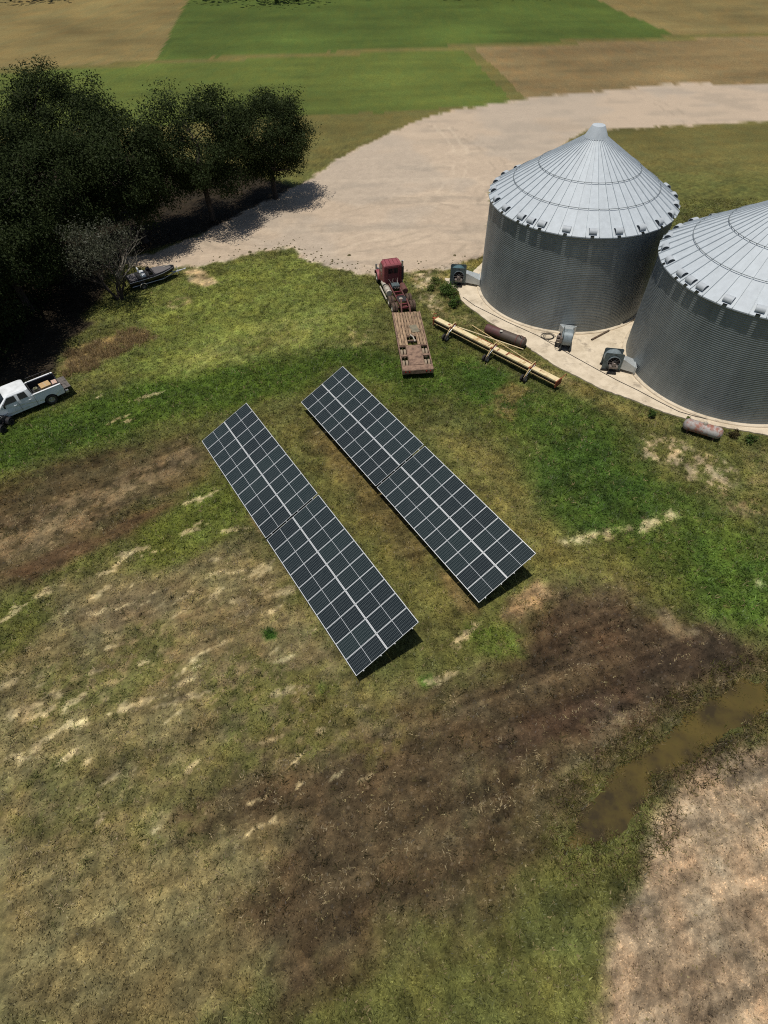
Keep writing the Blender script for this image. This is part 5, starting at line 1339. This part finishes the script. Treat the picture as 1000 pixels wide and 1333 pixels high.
WOOD = [
 (-37.2, 45.4, 1, 1.08, .3, "dark dense tree at the near corner of the wood, behind the white pickup"),
 (-36.4, 54.0, 0, 1.0, 1.2, "dark dense tree just left of the sparse grey tree"),
 (-47.0, 55.5, 2, 1.0, 2.2, "dark dense tree deep in the wood at the far left"),
 (-44.0, 64.5, 0, 1.0, 4.0, "dark dense tree in the middle of the wood, behind the two nearest trees"),
 (-35.0, 63.0, 2, .95, 2.0, "dark dense tree left of the boat's stern, between wood and yard"),
 (-28.4, 69.3, 1, 1.05, 5.1, "dark dense tree behind the boat, shading the dirt track"),
 (-21.2, 75.2, 0, 1.0, .9, "dark dense tree overhanging the yard, second from the right end"),
 (-13.8, 81.6, 1, .95, 2.9, "dark dense tree at the right end of the wood"),
 (-37.5, 79.0, 2, 1.0, 3.3, "dark dense tree in the back row of the wood"),
 (-51.0, 74.0, 1, 1.1, 2.7, "dark dense tree at the far left of the back row"),
 (-47.5, 42.5, 2, .95, 1.7, "dark dense tree left of the white pickup"),
]
for w_ in WOOD: oak(*w_)
# undergrowth under the wood
g = np.random.default_rng(8)
pts_ = []
for i in range(1500):
    x = g.uniform(-56, -35); y = g.uniform(41, 82)
    if x > -31 - .0 * y and y < 60: continue
    if sdf(REED, np.array([x]), np.array([y]))[0] < 1.5: continue
    pts_.append((x, y, g.uniform(.1, 1.1)))
P3 = np.repeat(np.array(pts_), 14, 0) + g.normal(0, .35, (len(pts_) * 14, 3)); P3[:, 2] = np.abs(P3[:, 2])
kk = len(P3); nn = g.normal(0, 1, (kk, 3)) + np.array([0, 0, .8]); nn /= np.linalg.norm(nn, axis=1)[:, None]
tt = np.cross(nn, g.normal(0, 1, (kk, 3))); tt /= np.linalg.norm(tt, axis=1)[:, None]; bb_ = np.cross(nn, tt); s_ = .2 * g.uniform(.5, 1.3, (kk, 1))
co = np.stack([P3 - tt * s_, P3 - bb_ * s_ * .5, P3 + tt * s_, P3 + bb_ * s_ * .5], 1).reshape(-1, 3)
tag(link("undergrowth", fast_mesh("undergrowth", co, np.arange(len(co)).reshape(-1, 4), None, M_LEAFD, False)), "dark leafy undergrowth beneath the wood", "undergrowth", kind="stuff")

# sparse grey-green tree, half bare, by the boat
def sparse_tree():
    rnd = random.Random(21)
    r = empty("sparse_tree", (-27.6, 56.1, 0))
    tag(r, "sparse half-bare grey tree with several stems in front of the boat", "tree")
    b = MB(); tips = []
    for k in range(6):
        a = 2 * math.pi * k / 6 + rnd.uniform(-.3, .3); s = .55 + .25 * rnd.random()
        base = Vector((.25 * math.cos(a), .25 * math.sin(a), -.1))
        limbs(b, base, Vector((math.cos(a) * s * .7, math.sin(a) * s * .7, 1)).normalized(), 3.9, .15, 3, rnd, tips, .17)
    b.build("stems", M_BARK, r, smooth=True)
    b2_ = MB(); t2_ = []
    for k in range(5): limbs(b2_, Vector((.5, .0, 1.5 + .25 * k)), Vector((.9, .22 * (k - 2), .8)).normalized(), 2.5, .095, 2, rnd, t2_, .22)
    b2_.build("bare_branches", M_BARKP, r, smooth=True)
    P = np.array([tuple(t) for t in tips if t.z > 1.8])
    P = P[P[:, 0] < 2.2]
    g = np.random.default_rng(4)
    p = np.repeat(P, 44, 0) + g.normal(0, .36, (len(P) * 44, 3))
    k = len(p); n_ = g.normal(0, 1, (k, 3)) + np.array([0, 0, .7]); n_ /= np.linalg.norm(n_, axis=1)[:, None]
    t = np.cross(n_, g.normal(0, 1, (k, 3))); t /= np.linalg.norm(t, axis=1)[:, None]; bb = np.cross(n_, t); s = .1 * g.uniform(.5, 1.3, (k, 1))
    co = np.stack([p - t * s, p - bb * s * .5, p + t * s, p + bb * s * .5], 1).reshape(-1, 3)
    link("crown", fast_mesh("crown", co, np.arange(len(co)).reshape(-1, 4), None, M_LEAFG, False), r)
sparse_tree()

# ------------------------------------------------------------------ bushes and weeds
M_BUSH = leaf_material("fresh_bush_leaves", .35, False, (.075, .125, .028, 1), .5)
M_BUSHY = leaf_material("yellow_green_leaves", .35, False, (.12, .15, .04, 1), .4)
def bush(x, y, rx, rz, n, label, m=M_BUSH, seed=1, name="bush"):
    r = empty(name, (x, y, 0)); tag(r, label, "bush", "weedy bushes along the pad")
    rnd = random.Random(seed); b = MB()
    for k in range(9):
        a = rnd.uniform(0, 6.28); b.tube([(0, 0, -.05), (rx * .3 * math.cos(a), rx * .3 * math.sin(a), rz * .6), (rx * .75 * math.cos(a), rx * .75 * math.sin(a), rz * rnd.uniform(1.0, 1.6))], [.03, .02, .008], 5)
    b.build("stems", M_BARK, r)
    co, f, _ = leaves(n, 40, rx * .85, rz * .8, rz * .85, .085, .2, seed, rx * .2)
    link("foliage", fast_mesh("foliage", co, f, None, m, False), r)
bush(7.25, 55.35, 1.15, .75, 36, "largest leafy green bush in front of the teal topped fan", seed=3)
bush(7.75, 53.2, .85, .5, 24, "low round bush just below the largest bush by the pad corner", seed=5)
bush(6.3, 57.9, .8, .4, 16, "low weedy clump left of the teal topped fan", M_BUSHY, 7)
bush(5.6, 56.6, .6, .3, 10, "small weedy clump between the fan and the truck", M_BUSHY, 8)
bush(22.2, 35.2, .45, .4, 9, "small dark weed left of the silver tank", seed=9)
bush(27.9, 32.7, .55, .35, 9, "dry brown weed just right of the silver tank", leaf_material("brown_weed", .2, False, (.075, .06, .025, 1), .4), 10)
bush(28.9, 32.1, .5, .3, 8, "green weed clump right of the brown weed near the silver tank", seed=12)
bush(24.9, 34.3, .4, .35, 7, "straggly weed growing behind the silver tank", M_BUSHY, 13)

# a far wood closing the plain, beyond what the photograph shows
g = np.random.default_rng(15)
n = 230
cx = g.uniform(-330, 330, n); cy = 235 + .05 * np.abs(cx) + g.uniform(-18, 60, n) + 25 * fbm(cx, cx * 0, .02, 3, 2)
p = np.repeat(np.stack([cx, cy, g.uniform(6, 9, n)], 1), 130, 0) + g.normal(0, 1, (n * 130, 3)) * np.array([4.2, 4.2, 3.0])
k = len(p); n_ = g.normal(0, 1, (k, 3)) + np.array([0, 0, .7]); n_ /= np.linalg.norm(n_, axis=1)[:, None]
t = np.cross(n_, g.normal(0, 1, (k, 3))); t /= np.linalg.norm(t, axis=1)[:, None]; bb = np.cross(n_, t); s = .95 * g.uniform(.5, 1.3, (k, 1))
co = np.stack([p - t * s, p - bb * s * .6, p + t * s, p + bb * s * .6], 1).reshape(-1, 3)
tag(link("far_wood", fast_mesh("far_wood", co, np.arange(len(co)).reshape(-1, 4), None, leaf_material("far_leaves", .2, False, (.035, .05, .018, 1), .45), False)), "belt of dark trees far across the fields", "wood", kind="stuff")
